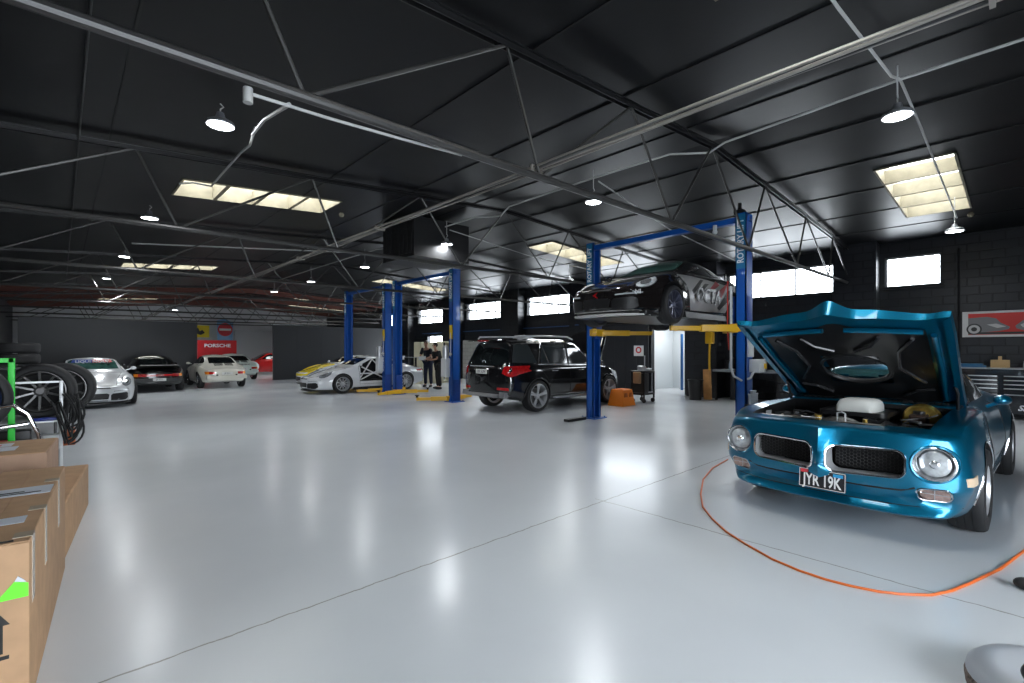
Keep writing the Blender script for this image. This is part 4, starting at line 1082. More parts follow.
run('lamp_conduit', [(6.62,4.9,4.35),(9.0,4.9,3.95),(12.6,4.9,3.70)], .012, WHITEPIPE, 'thin white conduit sloping from the middle lamp towards the tall lift', 'conduit')
run('lamp_conduit', [(6.62,9.15,4.3),(9.2,9.0,4.0),(12.0,8.9,3.9)], .012, WHITEPIPE, 'thin white conduit sloping from the lamp beside the dark duct box', 'conduit')
run('lamp_conduit', [(.84,3.22,3.06),(1.3,3.22,3.07),(1.9,3.22,3.10),(2.45,3.22,3.135)], .011, WHITEPIPE, 'white conduit strapped along the bottom of the nearest truss', 'conduit')
run('lamp_conduit', [(1.08,3.25,3.09),(1.2,4.2,3.36),(1.38,5.2,3.62),(1.42,5.25,3.72),(1.62,6.2,3.9),(1.70,6.9,4.05),(1.78,9.0,4.15),(1.55,9.1,4.18),(1.38,9.2,4.15)], .014, WHITEPIPE, 'white conduit climbing from the nearest truss to the left skylight', 'conduit')
run('lamp_conduit', [(1.2,14.0,3.95),(5.6,12.4,4.12)], .018, WHITEPIPE, 'pale conduit running across behind the left hanging lamps', 'conduit')
b = MB(); b.cyl((.83,3.22,3.0),(.83,3.22,3.09),.028,.028,12); tag(b.build('junction_box', WHITEPIPE), 'white cylindrical junction box at the end of the truss conduit', 'junction box')
# dark duct box
b = MB(); b.box(5.75,7.3,9.3,10.7,3.62,4.52)
for k in range(7): b.box(5.73,5.75,9.38+k*.18,9.5+k*.18,3.7,4.4)
tag(b.build('duct_box', mat('black_duct', (.008,.008,.009), .6), None, 0), 'big black air duct box hanging under the roof behind the pipe bundle', 'duct')
# pendant lamps
LAMPM = mat('led_face', (1,1,1), .5, emit=(.93,.96,1.), es=16)
def make_lamp(x, y, z, label, drop, pw, group=None):
    r = empty('pendant_lamp', (x, y, z), 0, label, 'lamp', group)
    b = MB(); b.lathe([(.0,.06),(.08,.058),(.13,.03),(.14,.0),(.135,-.012),(.127,.0),(.0,.0)], n=28); b.build('lamp_housing', mat('lamp_grey_metal', (.30,.31,.33), .4, .6), r)
    b = MB(); b.cyl((0,0,.06),(0,0,.13),.055,.035,16); b.build('lamp_driver', mat('lamp_grey_metal', (.3,.3,.3)), r)
    b = MB(); b.lathe([(0,-.004),(.122,-.004),(.122,-.010),(0,-.014)], n=28); b.build('lamp_face', LAMPM, r)
    b = MB(); b.tube([(0,0,.13),(0,0,.17),(.03,0,.2),(0,0,.23),(0,0,drop)], .008, 6); b.build('lamp_cord', WHITEPIPE, r)
    l = bpy.data.lights.new('lamp_light', 'AREA'); l.shape = 'DISK'; l.size = .24; l.energy = pw; l.color = (.93,.965,1.)
    o = bpy.data.objects.new('lamp_light', l); COL.objects.link(o); o.parent = r; o.location = (0,0,-.03); l.spread = math.radians(165)
    return r
PW = 23
LB = [(6.43,.9,3.97,'round white pendant lamp glowing at the upper right, on the crossing conduit'),(6.48,4.9,3.97,'round white pendant lamp above the raised black coupe'),(6.57,9.2,3.97,'round pendant lamp beside the black duct box'),
      (6.6,13.4,3.97,'pendant lamp over the middle lift, next beyond the duct box'),(6.6,17.6,3.97,'pendant lamp over the rear lift in the ridge row'),(6.6,21.7,3.97,'farthest pendant lamp of the ridge row before the partition')]
for x, y, z, lb in LB: make_lamp(x, y, z, lb, zt(x)-z+.02, PW)
for x, y, z, lb in ((1.26,5.93,3.93,'largest pendant lamp at the upper left, hanging from the first bay'),(1.20,11.0,3.93,'pendant lamp at the left, second behind the largest one'),(1.23,16.0,3.93,'pendant lamp at the left, third in its row'),(1.16,21.3,3.93,'pendant lamp at the far left, smallest of its row')):
    make_lamp(x, y, z, lb, zt(x)-z+.05, PW)
make_lamp(12.15,.86,3.72,'pendant lamp at the right below the big louvred skylight', zt(12.15)-3.72+.05, PW*.8)
make_lamp(12.2,10.2,3.80,'pendant lamp beyond the raised coupe near the windows', zt(12.2)-3.8, PW*.8)
make_lamp(12.2,16.5,3.80,'pendant lamp near the windows behind the middle lift', zt(12.2)-3.8, PW*.8)
make_lamp(4.4,30.5,3.6,'added lamp brightening the far room, hung above the opening', .7, PW*2.5)  # extra lamp, put in to lighten the far wall
make_lamp(11.5,30.5,3.6,'added lamp brightening the far room, hung behind the right partition', .7, PW*2)  # second extra lamp, also added just to light the far room
# smoke / bell detectors
for i, (x, y, lb) in enumerate(((13.6,.72,'small cream ceiling sensor beside the big right skylight'),(4.35,9.9,'small cream ceiling sensor beside the left skylight'))):
    b = MB(); b.lathe([(0,-.10),(.03,-.10),(.055,-.06),(.055,-.03),(.035,-.02),(.035,0)], (0,0,0), 'z', 16); tag(b.build('ceiling_sensor', CREAM, None, loc=(x,y,zt(x)+.09)), lb, 'sensor')
# ------------------------------------------------------------------ lifts
BLUE = mat('lift_blue_paint', (.003,.085,.40), .35, coat=.4); YEL = mat('lift_yellow_paint', (.75,.42,.01), .4); LGREY = mat('control_box_grey', (.55,.57,.58), .45)
TXT = mat('lift_white_lettering', (.8,.82,.85), .5); TEALP = mat('lift_name_strip_blue', (.01,.16,.34), .4)
def post(parent, y, side, h=3.84, textured=True):
    """C-section column; side=+1: channel opens towards +y"""
    b = MB(); w = .14; t = .02; wy = .09
    yo = y-side*wy; yi = y+side*wy
    b.box(-w, w, yo, yo+side*t, 0, h)                         # back plate
    b.box(-w, -w+t, yo, yi, 0, h); b.box(w-t, w, yo, yi, 0, h)
    b.box(-w, -w+.06, yi-side*t, yi, 0, h); b.box(w-.06, w, yi-side*t, yi, 0, h)
    c = b.build('column', BLUE, parent, 0)
    b = MB(); b.box(-.22, .22, y-.2, y+.2, 0, .02)
    for sx in (-1, 1):
        for sy in (-1, 1): b.cyl((sx*.18, y+sy*.16, .02), (sx*.18, y+sy*.16, .045), .018, n=6)
    for s in (-1, 1): b.prism([(s*.14,.02),(s*.21,.02),(s*.14,.22)], y-.01, y+.01, 'y')
    b.build('base_plate', BLUE, parent)
    if textured:
        b = MB(); b.box(-w-.003, -w, y-.075, y+.075, h-.95, h-.02); n = b.build('name_strip', TEALP, c)
        text('ROTARY LIFT', .15, TXT, 'lift_lettering', n, frame((-w-.004, y, h-.48), (0,0,1), (0,1,0)), .001, sx=.84, bold=.0035)
    return c
def arm(parent, x, y, z, ang, L, short=False):
    b = MB(); c, s = math.cos(ang), math.sin(ang); T = Matrix.Translation(V(x, y, z)) @ Matrix.Rotation(ang, 4, 'Z')
    b.T = T; b.rbox(-.07, .55*L, -.06, .06, -.055, .065, .015); a = b.build('arm', YEL, parent)
    b = MB(); b.T = T; b.rbox(.45*L, L, -.042, .042, -.04, .045, .01); e = b.build('arm_extension', YEL, a)
    b = MB(); b.T = T; b.cyl((L-.02,0,.045),(L-.02,0,.10),.035); b.cyl((L-.02,0,.10),(L-.02,0,.12),.065); b.build('lift_pad', M_['rubber'], a)
def lift(x, ya, yb, label, zc, arms, beam=True, pad=0):
    """ya < yb"""
    r = empty('two_post_lift', (x, 0, 0), 0, label, 'car lift')
    pa = post(r, ya, 1); pb_ = post(r, yb, -1)
    b = MB(); b.rbox(-.07,.07, ya-.12, yb+.12, 3.70, 3.80, .01); bm_ = b.build('crossbeam', BLUE, r)
    for y, sd in ((ya, 1), (yb, -1)):
        b = MB(); b.rbox(-.115,.115, y-.10, y+.14*sd if sd > 0 else y+.10, zc-.12, zc+.55, .01) if sd > 0 else b.rbox(-.115,.115, y-.14, y+.10, zc-.12, zc+.55, .01)
        cr = b.build('carriage', mat('lift_carriage_blue', (.004,.045,.25), .4), r)
        b = MB(); b.rbox(-.20,.20, y+sd*.10-.06, y+sd*.10+.06, zc-.07, zc+.08, .01); b.build('arm_yoke', YEL, r)
    for (yy, dx, ang, L) in arms: arm(r, dx, yy, zc, ang, L)
    return r
lA = lift(8.6, 3.29, 6.50, 'tall blue two-post lift holding the black coupe up in the air', 1.87,
    [(3.36,-.14,math.radians(138),1.15),(3.36,.14,math.radians(38),1.15),(6.39,-.14,math.radians(-142),1.1),(6.39,.14,math.radians(-38),1.15)])
lB = lift(8.35, 11.30, 14.55, 'blue two-post lift standing empty in the middle with yellow arms on the floor', .09,
    [(11.44,-.14,math.radians(150),.90),(11.44,.14,math.radians(20),.85),(14.41,-.14,math.radians(200),.85),(14.41,.14,math.radians(-25),.85)])
lC = lift(8.4, 15.35, 18.45, 'rearmost blue two-post lift straddling the white caged coupe', .09,
    [(15.49,-.14,math.radians(165),.85),(15.49,.14,math.radians(18),.85),(18.31,-.14,math.radians(-165),1.1),(18.31,.14,math.radians(-20),1.1)])
# controls
def part(nm, m, par, f, **k):
    b = MB(); f(b); return b.build(nm, m, par, **k)
part('control_panel', LGREY, lA, lambda b: b.rbox(-.09,.10, 3.16,3.22, 1.38,1.72,.01))
part('control_box', LGREY, lA, lambda b: b.rbox(-.03,.26, 3.02,3.20, 1.12,1.34,.015))
part('rotary_switch', mat('switch_yellow', (.8,.5,.02), .4), lA, lambda b: b.box(.16,.24,3.005,3.02,1.18,1.27))
part('warning_placard', mat('placard_grey', (.35,.36,.38), .5), lA, lambda b: [b.box(-.13,.13,3.21,3.22,2.06+.1*k,2.14+.1*k) for k in range(4)])
part('limit_switch', M_['trimblack'], lA, lambda b: b.rbox(.02,.15,3.1,3.22,1.82,1.98,.01))
part('yellow_tag', mat('tag_yellow', (.85,.65,.02), .4), lA, lambda b: b.box(.05,.11,3.09,3.10,1.83,1.90))
part('flexible_conduit', LGREY, lA, lambda b: b.tube([(-.17,3.44,2.6),(-.17,3.44,1.2),(-.16,3.40,1.05),(-.13,3.28,.98),(-.06,3.16,1.02),(-.03,3.12,1.14)], .022, 8))
part('red_air_hose', mat('red_hose', (.5,.03,.02), .5), lA, lambda b: b.tube([(-.16,3.50,2.7),(-.17,3.50,1.9),(-.16,3.48,1.5)], .010, 6))
part('adapter_rack', STEEL, lA, lambda b: b.box(-.16,.16,3.06,3.22,.55,.58))
for k in range(4):
    part('lift_adapter', M_['silver'], lA, lambda b: (b.cyl((-.12+.08*k,3.14,.58),(-.12+.08*k,3.14,.74+.05*(k in (1,2))),.032,n=14), b.cyl((-.12+.08*k,3.14,.74+.05*(k in (1,2))),(-.12+.08*k,3.14,.76+.05*(k in (1,2))),.038,n=14)))
part('top_motor', M_['trimblack'], lA, lambda b: (b.rbox(-.08,.08,3.28,3.44,3.84,3.93,.02), b.cyl((0,3.36,3.93),(0,3.36,4.05),.03)))
part('beam_sensor', LGREY, lA, lambda b: (b.cyl((-.10,3.75,3.62),(-.10,3.75,3.72),.035), b.sphere((-.10,3.75,3.60),.045)))
part('safety_stop', YEL, lA, lambda b: (b.rbox(.30,.42,3.98,4.12,1.62,1.84,.02), b.tube([(.36,4.05,1.65),(.36,4.06,1.45),(.38,4.07,1.25),(.41,4.08,1.12)], .022, 8)))
part('floor_pedal', M_['trimblack'], lA, lambda b: b.rbox(-.95,-.35,6.42,6.56,.005,.06,.015))
for L_, y in ((lB, 11.30), (lC, 15.35)):
    part('power_unit_tank', mat('white_tank', (.62,.64,.65), .4), L_, lambda b: b.rbox(-.34,-.145,y+.0,y+.22,.72,1.26,.03))
    part('power_unit_motor', M_['silver'], L_, lambda b: (b.cyl((-.25,y+.11,1.26),(-.25,y+.11,1.60),.085), b.cyl((-.25,y+.11,1.60),(-.25,y+.11,1.63),.06)))
    part('warning_label', mat('label_yellow', (.8,.55,.02), .45), L_, lambda b: b.box(-.144,-.14,y-.08,y+.06,1.82,2.22))
    part('control_lever', M_['silver'], L_, lambda b: (b.cyl((-.16,y-.02,1.3),(-.16,y-.02,2.0),.012), b.sphere((-.17,y-.02,1.38),.05)))
# vertical lettering also on the backs of the inner columns
text('ROTARY', .17, TXT, 'lift_lettering', lC, frame((-.144,15.35,1.05), (0,0,1), (0,1,0)), .001, sx=.9)
# ------------------------------------------------------------------ the cars
TA, _, _ = build_muscle((6.98, 1.05, 0), math.radians(177.6))
blackp = mat('raised_coupe_black', (.010,.008,.008), .14, coat=1.); lipw = mat('white_lip', (.62,.62,.60), .4)
wh = mat('white_car_paint', (.70,.72,.74), .22, coat=.8)
o, body, bv = gt3('sports_coupe', 'glossy black racing coupe with silver and red side graphics, raised on the blue lift', (8.80,4.90,1.97), PI, blackp, rimmat=mat('blue_grey_alloy', (.10,.11,.16), .3, .6), details='green droop', lip=lipw)
RACE = o
patch(bv, [(.62,.30),(.70,.70),(.95,.86),(.40,.88),(-.2,.86),(-1.0,.80),(-1.6,.86),(-2.05,.74),(-1.75,.62),(-1.0,.72),(-.85,.35),(-.80,.26),(.60,.24)], '+y', mat('silver_livery', (.36,.355,.36), .3, .4), 'silver_graphic', o, .005, .008)
lv = mat('black_livery', (.008,.008,.008), .3)
def decal(txt, size, m, u, z, par, bv, ax='+y', sx=1., shear=0, nm='body_lettering', bold=0.):
    """lettering laid on the flank"""
    P, d = axes(ax); h = bv.ray_cast(P(u, z), d); n = -d
    fr = frame(h[0]-d*.014, (-1,0,0) if ax == '+y' else (1,0,0), (0,0,1))
    return text(txt, size, m, nm, par, fr, .004, sx=sx, shear=shear, bold=bold)
decal('OCTANE', .38, lv, -.28, .53, o, bv, shear=.25, sx=.95, bold=.008)
for k, P in enumerate(([(.55,.60),(.10,.84),(-.02,.84),(.50,.54)], [(.48,.52),(-.05,.78),(-.20,.78),(.45,.46)], [(-.55,.30),(-1.0,.60),(-1.1,.74),(-.85,.70),(-.45,.34)])):
    patch(bv, P, '+y', lv, 'black_slash', o, .008, .004)
patch(bv, [(-.40,.62),(-.95,.86),(-.75,.70),(-.60,.55)], '+y', mat('red_livery', (.45,.02,.03), .3), 'red_slash', o, .011, .004)
patch(bv, [(-.62,.80),(-.50,.86),(-.22,.70),(-.30,.66)], '+y', mat('red_livery', (.45,.02,.03), .3), 'red_slash', o, .011, .004)
h = bv.ray_cast(Vector((6,.62,.47)), Vector((-1,0,0)))
text('Mobil', .10, TXT, 'bumper_lettering', o, frame(h[0]+Vector((.012,0,0)), (-.45,1,0), (0,0,1)), .003, bold=.002)
patch(bv, [(-.06,.44),(.04,.49),(.0,.44),(.04,.39)], '+x', M_['red'], 'nose_badge', o, .010, .01)
patch(bv, [(-.72,.13),(.72,.13),(.72,.185),(-.72,.185)], '+x', lipw, 'white_lip_band', o, .012, .02)
part('underbody', M_['trimblack'], o, lambda b: b.rbox(-2.0,1.9,-.74,.74,.09,.20,.05))
build_suv((9.9, 8.95, 0), 0)
gt3('sports_coupe', 'white racing coupe with a bare roll cage in its open door, inside the rear lift', (8.33,16.9,0), PI, wh, rimmat=M_['silver'], details='open_side', low=True)
yl = mat('yellow_car_paint', (.78,.60,.02), .25, coat=.7)
o, body, bv = gt3('sports_coupe', 'yellow and white racing coupe parked behind the white caged one', (9.5,20.7,0), PI, wh, low=True, rimmat=M_['silver'])
patch(bv, [(.95,.60),(1.2,.70),(1.9,.62),(2.1,.3),(2.1,-.3),(1.9,-.62),(1.2,-.70),(.95,-.60)], '+z', yl, 'yellow_bonnet', o, .024, .03, .05)
for ax in ('+y','-y'):
    patch(bv, [(2.05,.25),(2.05,.62),(1.5,.80),(1.62,.5),(1.62,.25)], ax, yl, 'yellow_bumper', o, .014, .02, .05)
patch(bv, [(-.7,.42),(-.7,.64),(.7,.64),(.7,.42)], '+x', yl, 'yellow_nose', o, .008, .02, .05)
o, body, bv = gt3('sports_coupe', 'white racing coupe with a lettered windscreen banner, nose to the camera at the left', (.66,18.40,0), -PI/2, wh, rimmat=M_['darkalloy'], details='green', low=True, wing=False)
ban = patch(bv, [(-.44,1.13),(.0,1.13),(.0,1.21),(-.40,1.21)], '+x', mat('blue_banner', (.02,.06,.40), .4), 'windscreen_banner', o, .022, .01, .05)
ban2 = patch(bv, [(0,1.13),(.44,1.13),(.40,1.21),(0,1.21)], '+x', mat('red_banner', (.6,.02,.03), .4), 'windscreen_banner', o, .022, .01, .05)
h = bv.ray_cast(Vector((6,0,1.17)), Vector((-1,0,0)))
text('LIQUI MOLY', .105, TXT, 'banner_lettering', o, frame(h[0]+Vector((.045,0,0)), (0,1,0), (-.5,0,1)), .004, sx=1.25, bold=.003)
# classic coupes seen from behind
def classic(loc, rz, label, paint, reflect=None, whale=False, wide=0, front=False, txt=None):
    o, body, bv, S = build_coupe('classic_coupe', label, 'car', loc, rz, paint, classic=True, low=True, rimmat=M_['chrome'])
    for s in (1, -1):
        P = [(s*.38,.56),(s*.66,.56),(s*.68,.66),(s*.38,.66)]; P = P if s > 0 else P[::-1]
        t = patch(bv, P, '-x', M_['red'], 'tail_lamp', o, .012, .02)
        P = [(s*.58,.56),(s*.68,.56),(s*.69,.66),(s*.58,.66)]; P = P if s > 0 else P[::-1]
        patch(bv, P, '-x', M_['amber'], 'indicator_lamp', t, .018, .02)
        headlamp(o, bv, s*.60, .70, .085, .10)
        part('rear_overrider', M_['trimblack'], o, lambda b: b.rbox(-2.10,-2.0,s*.33-.03,s*.33+.03,.40,.56,.015))
    part('rear_bumper', paint if not whale else M_['trimblack'], o, lambda b: b.prism([(-2.11,.38),(-2.12,.50),(-2.02,.52),(-1.96,.38)], -.68, .68, 'y'))
    zp = -.13 if whale else 0
    pl = part('number_plate', M_['plate'], o, lambda b: b.box(-2.135,-2.12,-.19,.19,.54+zp,.64+zp))
    text('JP 911', .08, M_['trimblack'], 'plate_lettering', pl, frame((-2.137,0,.59+zp), (0,-1,0), (0,0,1)), .001)
    b = MB()
    for k in range(9):
        for s in (1,-1): 
            p = line_pts(bv, [(-1.35-k*.03, s*.03), (-1.35-k*.03, s*.33)], '+z', .002, .06)
            if len(p) > 1: b.tube(p, .006, 4)
    b.build('engine_grille', M_['seam'], o)
    if reflect: patch(bv, [(-.38,.575),(.38,.575),(.38,.64),(-.38,.64)], '-x', reflect, 'rear_reflector', o, .012, .02)
    if whale: part('whale_tail', M_['trimblack'], o, lambda b: (b.prism([(-2.12,.98),(-2.14,.95),(-1.6,.84),(-1.3,.90),(-1.5,.96)], -.56, .56, 'y')))
    return o, bv
k911 = mat('black_classic_paint', (.008,.008,.009), .15, coat=.8)
o, bv = classic((2.55,22.9,0), PI/2, 'black classic coupe with a whale tail, tail to the camera by the dark partition', k911, M_['red'], True)
text('TURBO', .06, TXT, 'tail_lettering', o, frame((-2.09,0,.61), (0,-1,0), (0,0,1)), .002, sx=1.4)
ivory = mat('ivory_classic_paint', (.72,.70,.62), .22, coat=.7)
classic((4.75,23.35,0), PI/2, 'ivory classic coupe, tail to the camera at the partition opening', ivory)
o, bv = classic((6.55,28.3,0), PI/2, 'pale mint racing car with a lettered tail, behind the ivory classic', mat('pale_mint_paint', (.62,.70,.66), .3, coat=.5))
text('JAGERMAN', .12, M_['trimblack'], 'tail_lettering', o, frame((-2.02,0,.78), (0,-1,0), (-.5,0,1)), .004)
classic((9.3,31.9,0), math.radians(180), 'red classic car with white wings at the right edge of the partition opening', mat('red_classic_paint', (.55,.02,.02), .25, coat=.6))
o = [q for q in bpy.data.objects if q.get('label', '').startswith('red classic car')][0]
for s in (1, -1):
    part('white_wing', wh, o, lambda b: b.sphere((1.13, s*.78, .52), 1, 18, 10, (.46,.14,.34)))
# ---- far room
o = part('display_wall', mat('red_trailer', (.42,.008,.012), .4), None, lambda b: b.box(5.5,7.4,31,31.25,0,2.05))
tag(o, 'red display panel with white lettering in the far room', 'display panel')
text('PORSCHE', .26, TXT, 'panel_lettering', o, frame((6.45,30.99,1.74), (1,0,0), (0,0,1)), .004, sx=1.15, bold=.006)
o = part('wall_sign', mat('yellow_sign', (.80,.62,.02), .5), None, lambda b: b.box(6.5,7.35,Y1-.3,Y1-.25,2.35,3.15)); tag(o, 'square yellow sign high on the far wall', 'sign')
part('sign_emblem', M_['trimblack'], o, lambda b: b.prism([(6.6,2.6),(6.85,2.5),(7.1,2.65),(6.95,2.85),(6.8,2.75),(6.7,3.0),(6.6,2.9)], Y1-.32, Y1-.3, 'y'))
o = part('banner', mat('pale_blue_banner', (.20,.42,.65), .6), None, lambda b: b.prism([(7.8,2.1),(8.7,2.1),(8.75,3.4),(8.2,3.65),(7.75,3.5)], Y1-.5, Y1-.48, 'y')); tag(o, 'pale blue banner with a round red and white badge on the far wall', 'banner')
b = MB(); b.T = Matrix.Translation(V(8.25, Y1-.52, 2.9)); b.lathe([(0,.0),(.45,.0),(.45,.02),(0,.02)], axis='y', n=28); e = b.build('badge_disc', mat('badge_red', (.6,.03,.04), .5), o)
b = MB(); b.box(7.9,8.6,Y1-.56,Y1-.53,2.83,2.97); b.build('badge_band', M_['plate'], e)
b = MB()
b.box(8.9,12.2,Y1-.25,Y1-.2,0,2.9)
for k in range(14): b.bar((8.9,Y1-.27,.1+k*.2),(12.2,Y1-.27,.1+k*.2),.05,.03)
tag(b.build('door_4', mat('roller_door_grey', (.42,.44,.46), .5), None, 0), kind='structure')
# ------------------------------------------------------------------ fittings on the window wall
o = empty('workbench', (14.75, 4.5, 0), 0, 'long grey-topped workbench against the block wall behind the tall lift post', 'workbench')
part('bench_top', mat('grey_bench_top', (.25,.27,.30), .4), o, lambda b: b.rbox(-.42,.45,-2.55,1.9,.85,.92,.01))
for k, y in enumerate((-2.5,-1.6,-.7,.2,1.1)):
    if k < 3 or k == 4:
        c = part('bench_cabinet', DARKWALL, o, lambda b: b.rbox(-.36,.43,y,y+.84 if k != 4 else y+.3,.04,.85,.008))
    if k < 3:
        for z in (.12,.36,.6): part('bench_drawer', mat('dark_drawer', (.03,.032,.036), .35), c, lambda b: b.rbox(-.385,-.36,y+.03,y+.81,z,z+.21,.006))
part('bench_leg', STEEL, o, lambda b: b.box(-.38,-.32,1.78,1.84,0,.85))
o = empty('waste_bin', (13.95,6.75,0), 0, 'dark grey waste bin at the foot of the block pillar', 'bin')
part('bin_body', M_['trimblack'], o, lambda b: b.lathe([(0,.0),(.17,.0),(.22,.58),(.235,.58),(.235,.61),(.20,.61),(.16,.03),(0,.03)], n=20))
o = MB(); o.T = Matrix.Translation(V(14.24,6.50,0)) @ Matrix.Rotation(math.radians(10), 4, 'Y') @ Matrix.Rotation(-math.radians(6),4,'X'); o.box(-.02,.02,-.12,.12,0,.93)
tag(o.build('plank', mat('orange_pine', (.55,.27,.09), .6, var=.2, bscale=5)), 'orange-brown timber plank leaning on the end of the workbench', 'plank')
o = part('spray_bottle', mat('clear_blue_bottle', (.35,.5,.6), .2), None, lambda b: (b.cyl((14.5,5.95,.92),(14.5,5.95,1.10),.035,.03,12), b.cyl((14.5,5.95,1.10),(14.5,5.95,1.16),.015,.015,8))); tag(o, 'small clear bottle standing on the workbench', 'bottle')
o = part('storage_tin', M_['silver'], None, lambda b: b.rbox(14.75,15.05,5.1,5.75,.92,1.22,.01)); tag(o, 'flat silver case standing on the workbench', 'case')
o = part('parts_tray', mat('dull_red', (.25,.05,.04), .5), None, lambda b: b.rbox(14.45,14.6,5.3,5.55,.92,.98,.01)); tag(o, 'small dull red tray lying on the workbench', 'tray')
o = part('soap_dispenser', M_['trimblack'], None, lambda b: (b.rbox(15.0,15.15,6.2,6.32,.92,1.18,.02), b.tube([(15.05,6.2,1.15),(15.0,6.1,1.27),(14.95,6.0,1.24)],.02,8))); tag(o, 'black and white tap-shaped dispenser at the far end of the workbench', 'dispenser')
# tool chest
CH = mat('tool_chest_black', (.012,.014,.02), .25, coat=.6)
o = empty('tool_chest', (15.2, -.2, 0), 0, 'long black tool chest with silver-edged drawers under the red poster', 'tool chest')
c = part('chest_body', CH, o, lambda b: b.rbox(-.24,.28,-1.5,1.75,.12,1.08,.01))
part('chest_top', mat('chest_top_silver', (.45,.46,.48), .3, .7), o, lambda b: b.rbox(-.26,.29,-1.52,1.77,1.08,1.11,.008))
for y0, y1 in ((.56,1.68),(-.55,.48),(-1.45,-.62)):
    for z0, z1 in ((.86,.94),(.77,.85),(.68,.76),(.56,.67),(.36,.54)):
        d = part('drawer', CH, o, lambda b: b.rbox(-.262,-.24,y0,y1,z0,z1,.005))
        part('drawer_pull', M_['silver'], d, lambda b: b.rbox(-.285,-.262,y0+.01,y1-.01,z1-.022,z1,.006))
for k, y in enumerate((-1.3,-.4,.5,1.5)): part('castor', M_['rubber'], o, lambda b: b.cyl((-.1,y-.03,.06),(-.1,y+.03,.06),.06,n=14))
text('Snap-on', .16, TXT, 'chest_lettering', o, frame((-.264,.0,.25), (0,-1,0), (0,0,1)), .002, bold=.004, shear=.3)
o = part('blue_case', mat('blue_plastic', (.02,.12,.26), .4), None, lambda b: (b.rbox(15.1,15.4,.55,1.25,1.11,1.15,.01), b.rbox(15.12,15.38,.6,1.2,1.15,1.19,.02))); tag(o, 'flat blue tool case lying on the tool chest', 'tool case')
o = part('cardboard_carton', mat('small_carton', (.45,.30,.14), .7), None, lambda b: (b.box(15.1,15.35,.18,.48,1.11,1.28), b.box(15.1,15.11,.30,.36,1.28,1.36))); tag(o, 'small brown carton on the tool chest below the poster', 'carton')
o = empty('throttle_body', (15.2,-.22,1.11), 0, 'cast silver engine part resting on the right end of the tool chest', 'engine part')
part('casting', M_['silver'], o, lambda b: (b.rbox(-.1,.1,-.14,.2,0,.10,.03), b.cyl((-.1,0,.12),(.1,0,.12),.07), b.cyl((-.1,.14,.12),(.1,.14,.12),.055)))
# poster
o = part('wall_poster', mat('poster_white', (.55,.55,.55), .4), None, lambda b: b.box(15.46,15.5,-1.6,.96,1.80,2.39)); tag(o, 'wide red framed poster of two grey vintage cars on the block wall', 'poster')
part('poster_field', mat('poster_red', (.50,.025,.02), .45), o, lambda b: b.box(15.455,15.46,-1.55,.86,1.85,2.34))
pg = mat('poster_grey', (.16,.16,.17), .45); pd = mat('poster_dark', (.03,.03,.03), .45); pw_ = mat('poster_light_grey', (.45,.45,.46), .45)
part('poster_car', pg, o, lambda b: b.prism([(.86,2.24),(.55,2.26),(.40,2.22),(.33,2.12),(.18,2.02),(.20,1.97),(.35,1.93),(.58,1.91),(.86,1.90)], 15.452, 15.455, 'x'))
part('poster_car', pg, o, lambda b: b.prism([(.10,2.04),(-.02,2.16),(-.30,2.26),(-.9,2.30),(-1.5,2.24),(-1.5,1.92),(-.3,1.90),(-.02,1.94),(.08,1.98)], 15.452, 15.455, 'x'))
part('poster_ground', pd, o, lambda b: b.box(15.453,15.4555,-1.55,.86,1.86,1.91))
for y in (.76,-.44):
    b = MB(); b.T = Matrix.Translation(V(15.45,y,1.98)); b.lathe([(0,0),(.13,0),(.13,.002),(0,.002)],axis='x',n=24); w = b.build('poster_wheel', pd, o)
    b = MB(); b.T = Matrix.Translation(V(15.447,y,1.98)); b.lathe([(.05,0),(.10,0),(.10,.002),(.05,.002)],axis='x',n=24,closed=True); b.build('poster_rim', pw_, w)
part('poster_highlight', pw_, o, lambda b: b.prism([(.55,2.08),(.40,2.10),(.24,2.03),(.38,2.0)], 15.449,15.452,'x'))
part('poster_highlight', pw_, o, lambda b: b.prism([(.02,2.06),(-.08,2.13),(-.22,2.12),(-.2,2.04),(-.02,2.0)], 15.449,15.452,'x'))
# air line, sign
run('air_line', [(15.44,7.7,2.55),(15.44,11.5,2.5),(15.0,12.2,2.5),(15.4,12.9,2.5),(15.4,24,2.45)], .018, mat('blue_air_pipe', (.03,.12,.35), .4), 'thin blue air line running along the block wall under the windows', 'pipe')
o = part('safety_sign', mat('sign_white', (.7,.7,.7), .5), None, lambda b: b.box(15.36,15.37,9.38,9.78,1.28,1.66)); tag(o, 'small white sign with a red ring on the dark sliding door', 'sign')
b = MB(); b.T = Matrix.Translation(V(15.355,9.58,1.50)); b.lathe([(.07,0),(.12,0),(.12,.004),(.07,.004)],axis='x',n=20,closed=True); b.build('sign_ring', mat('sign_red', (.6,.02,.03), .5), o)
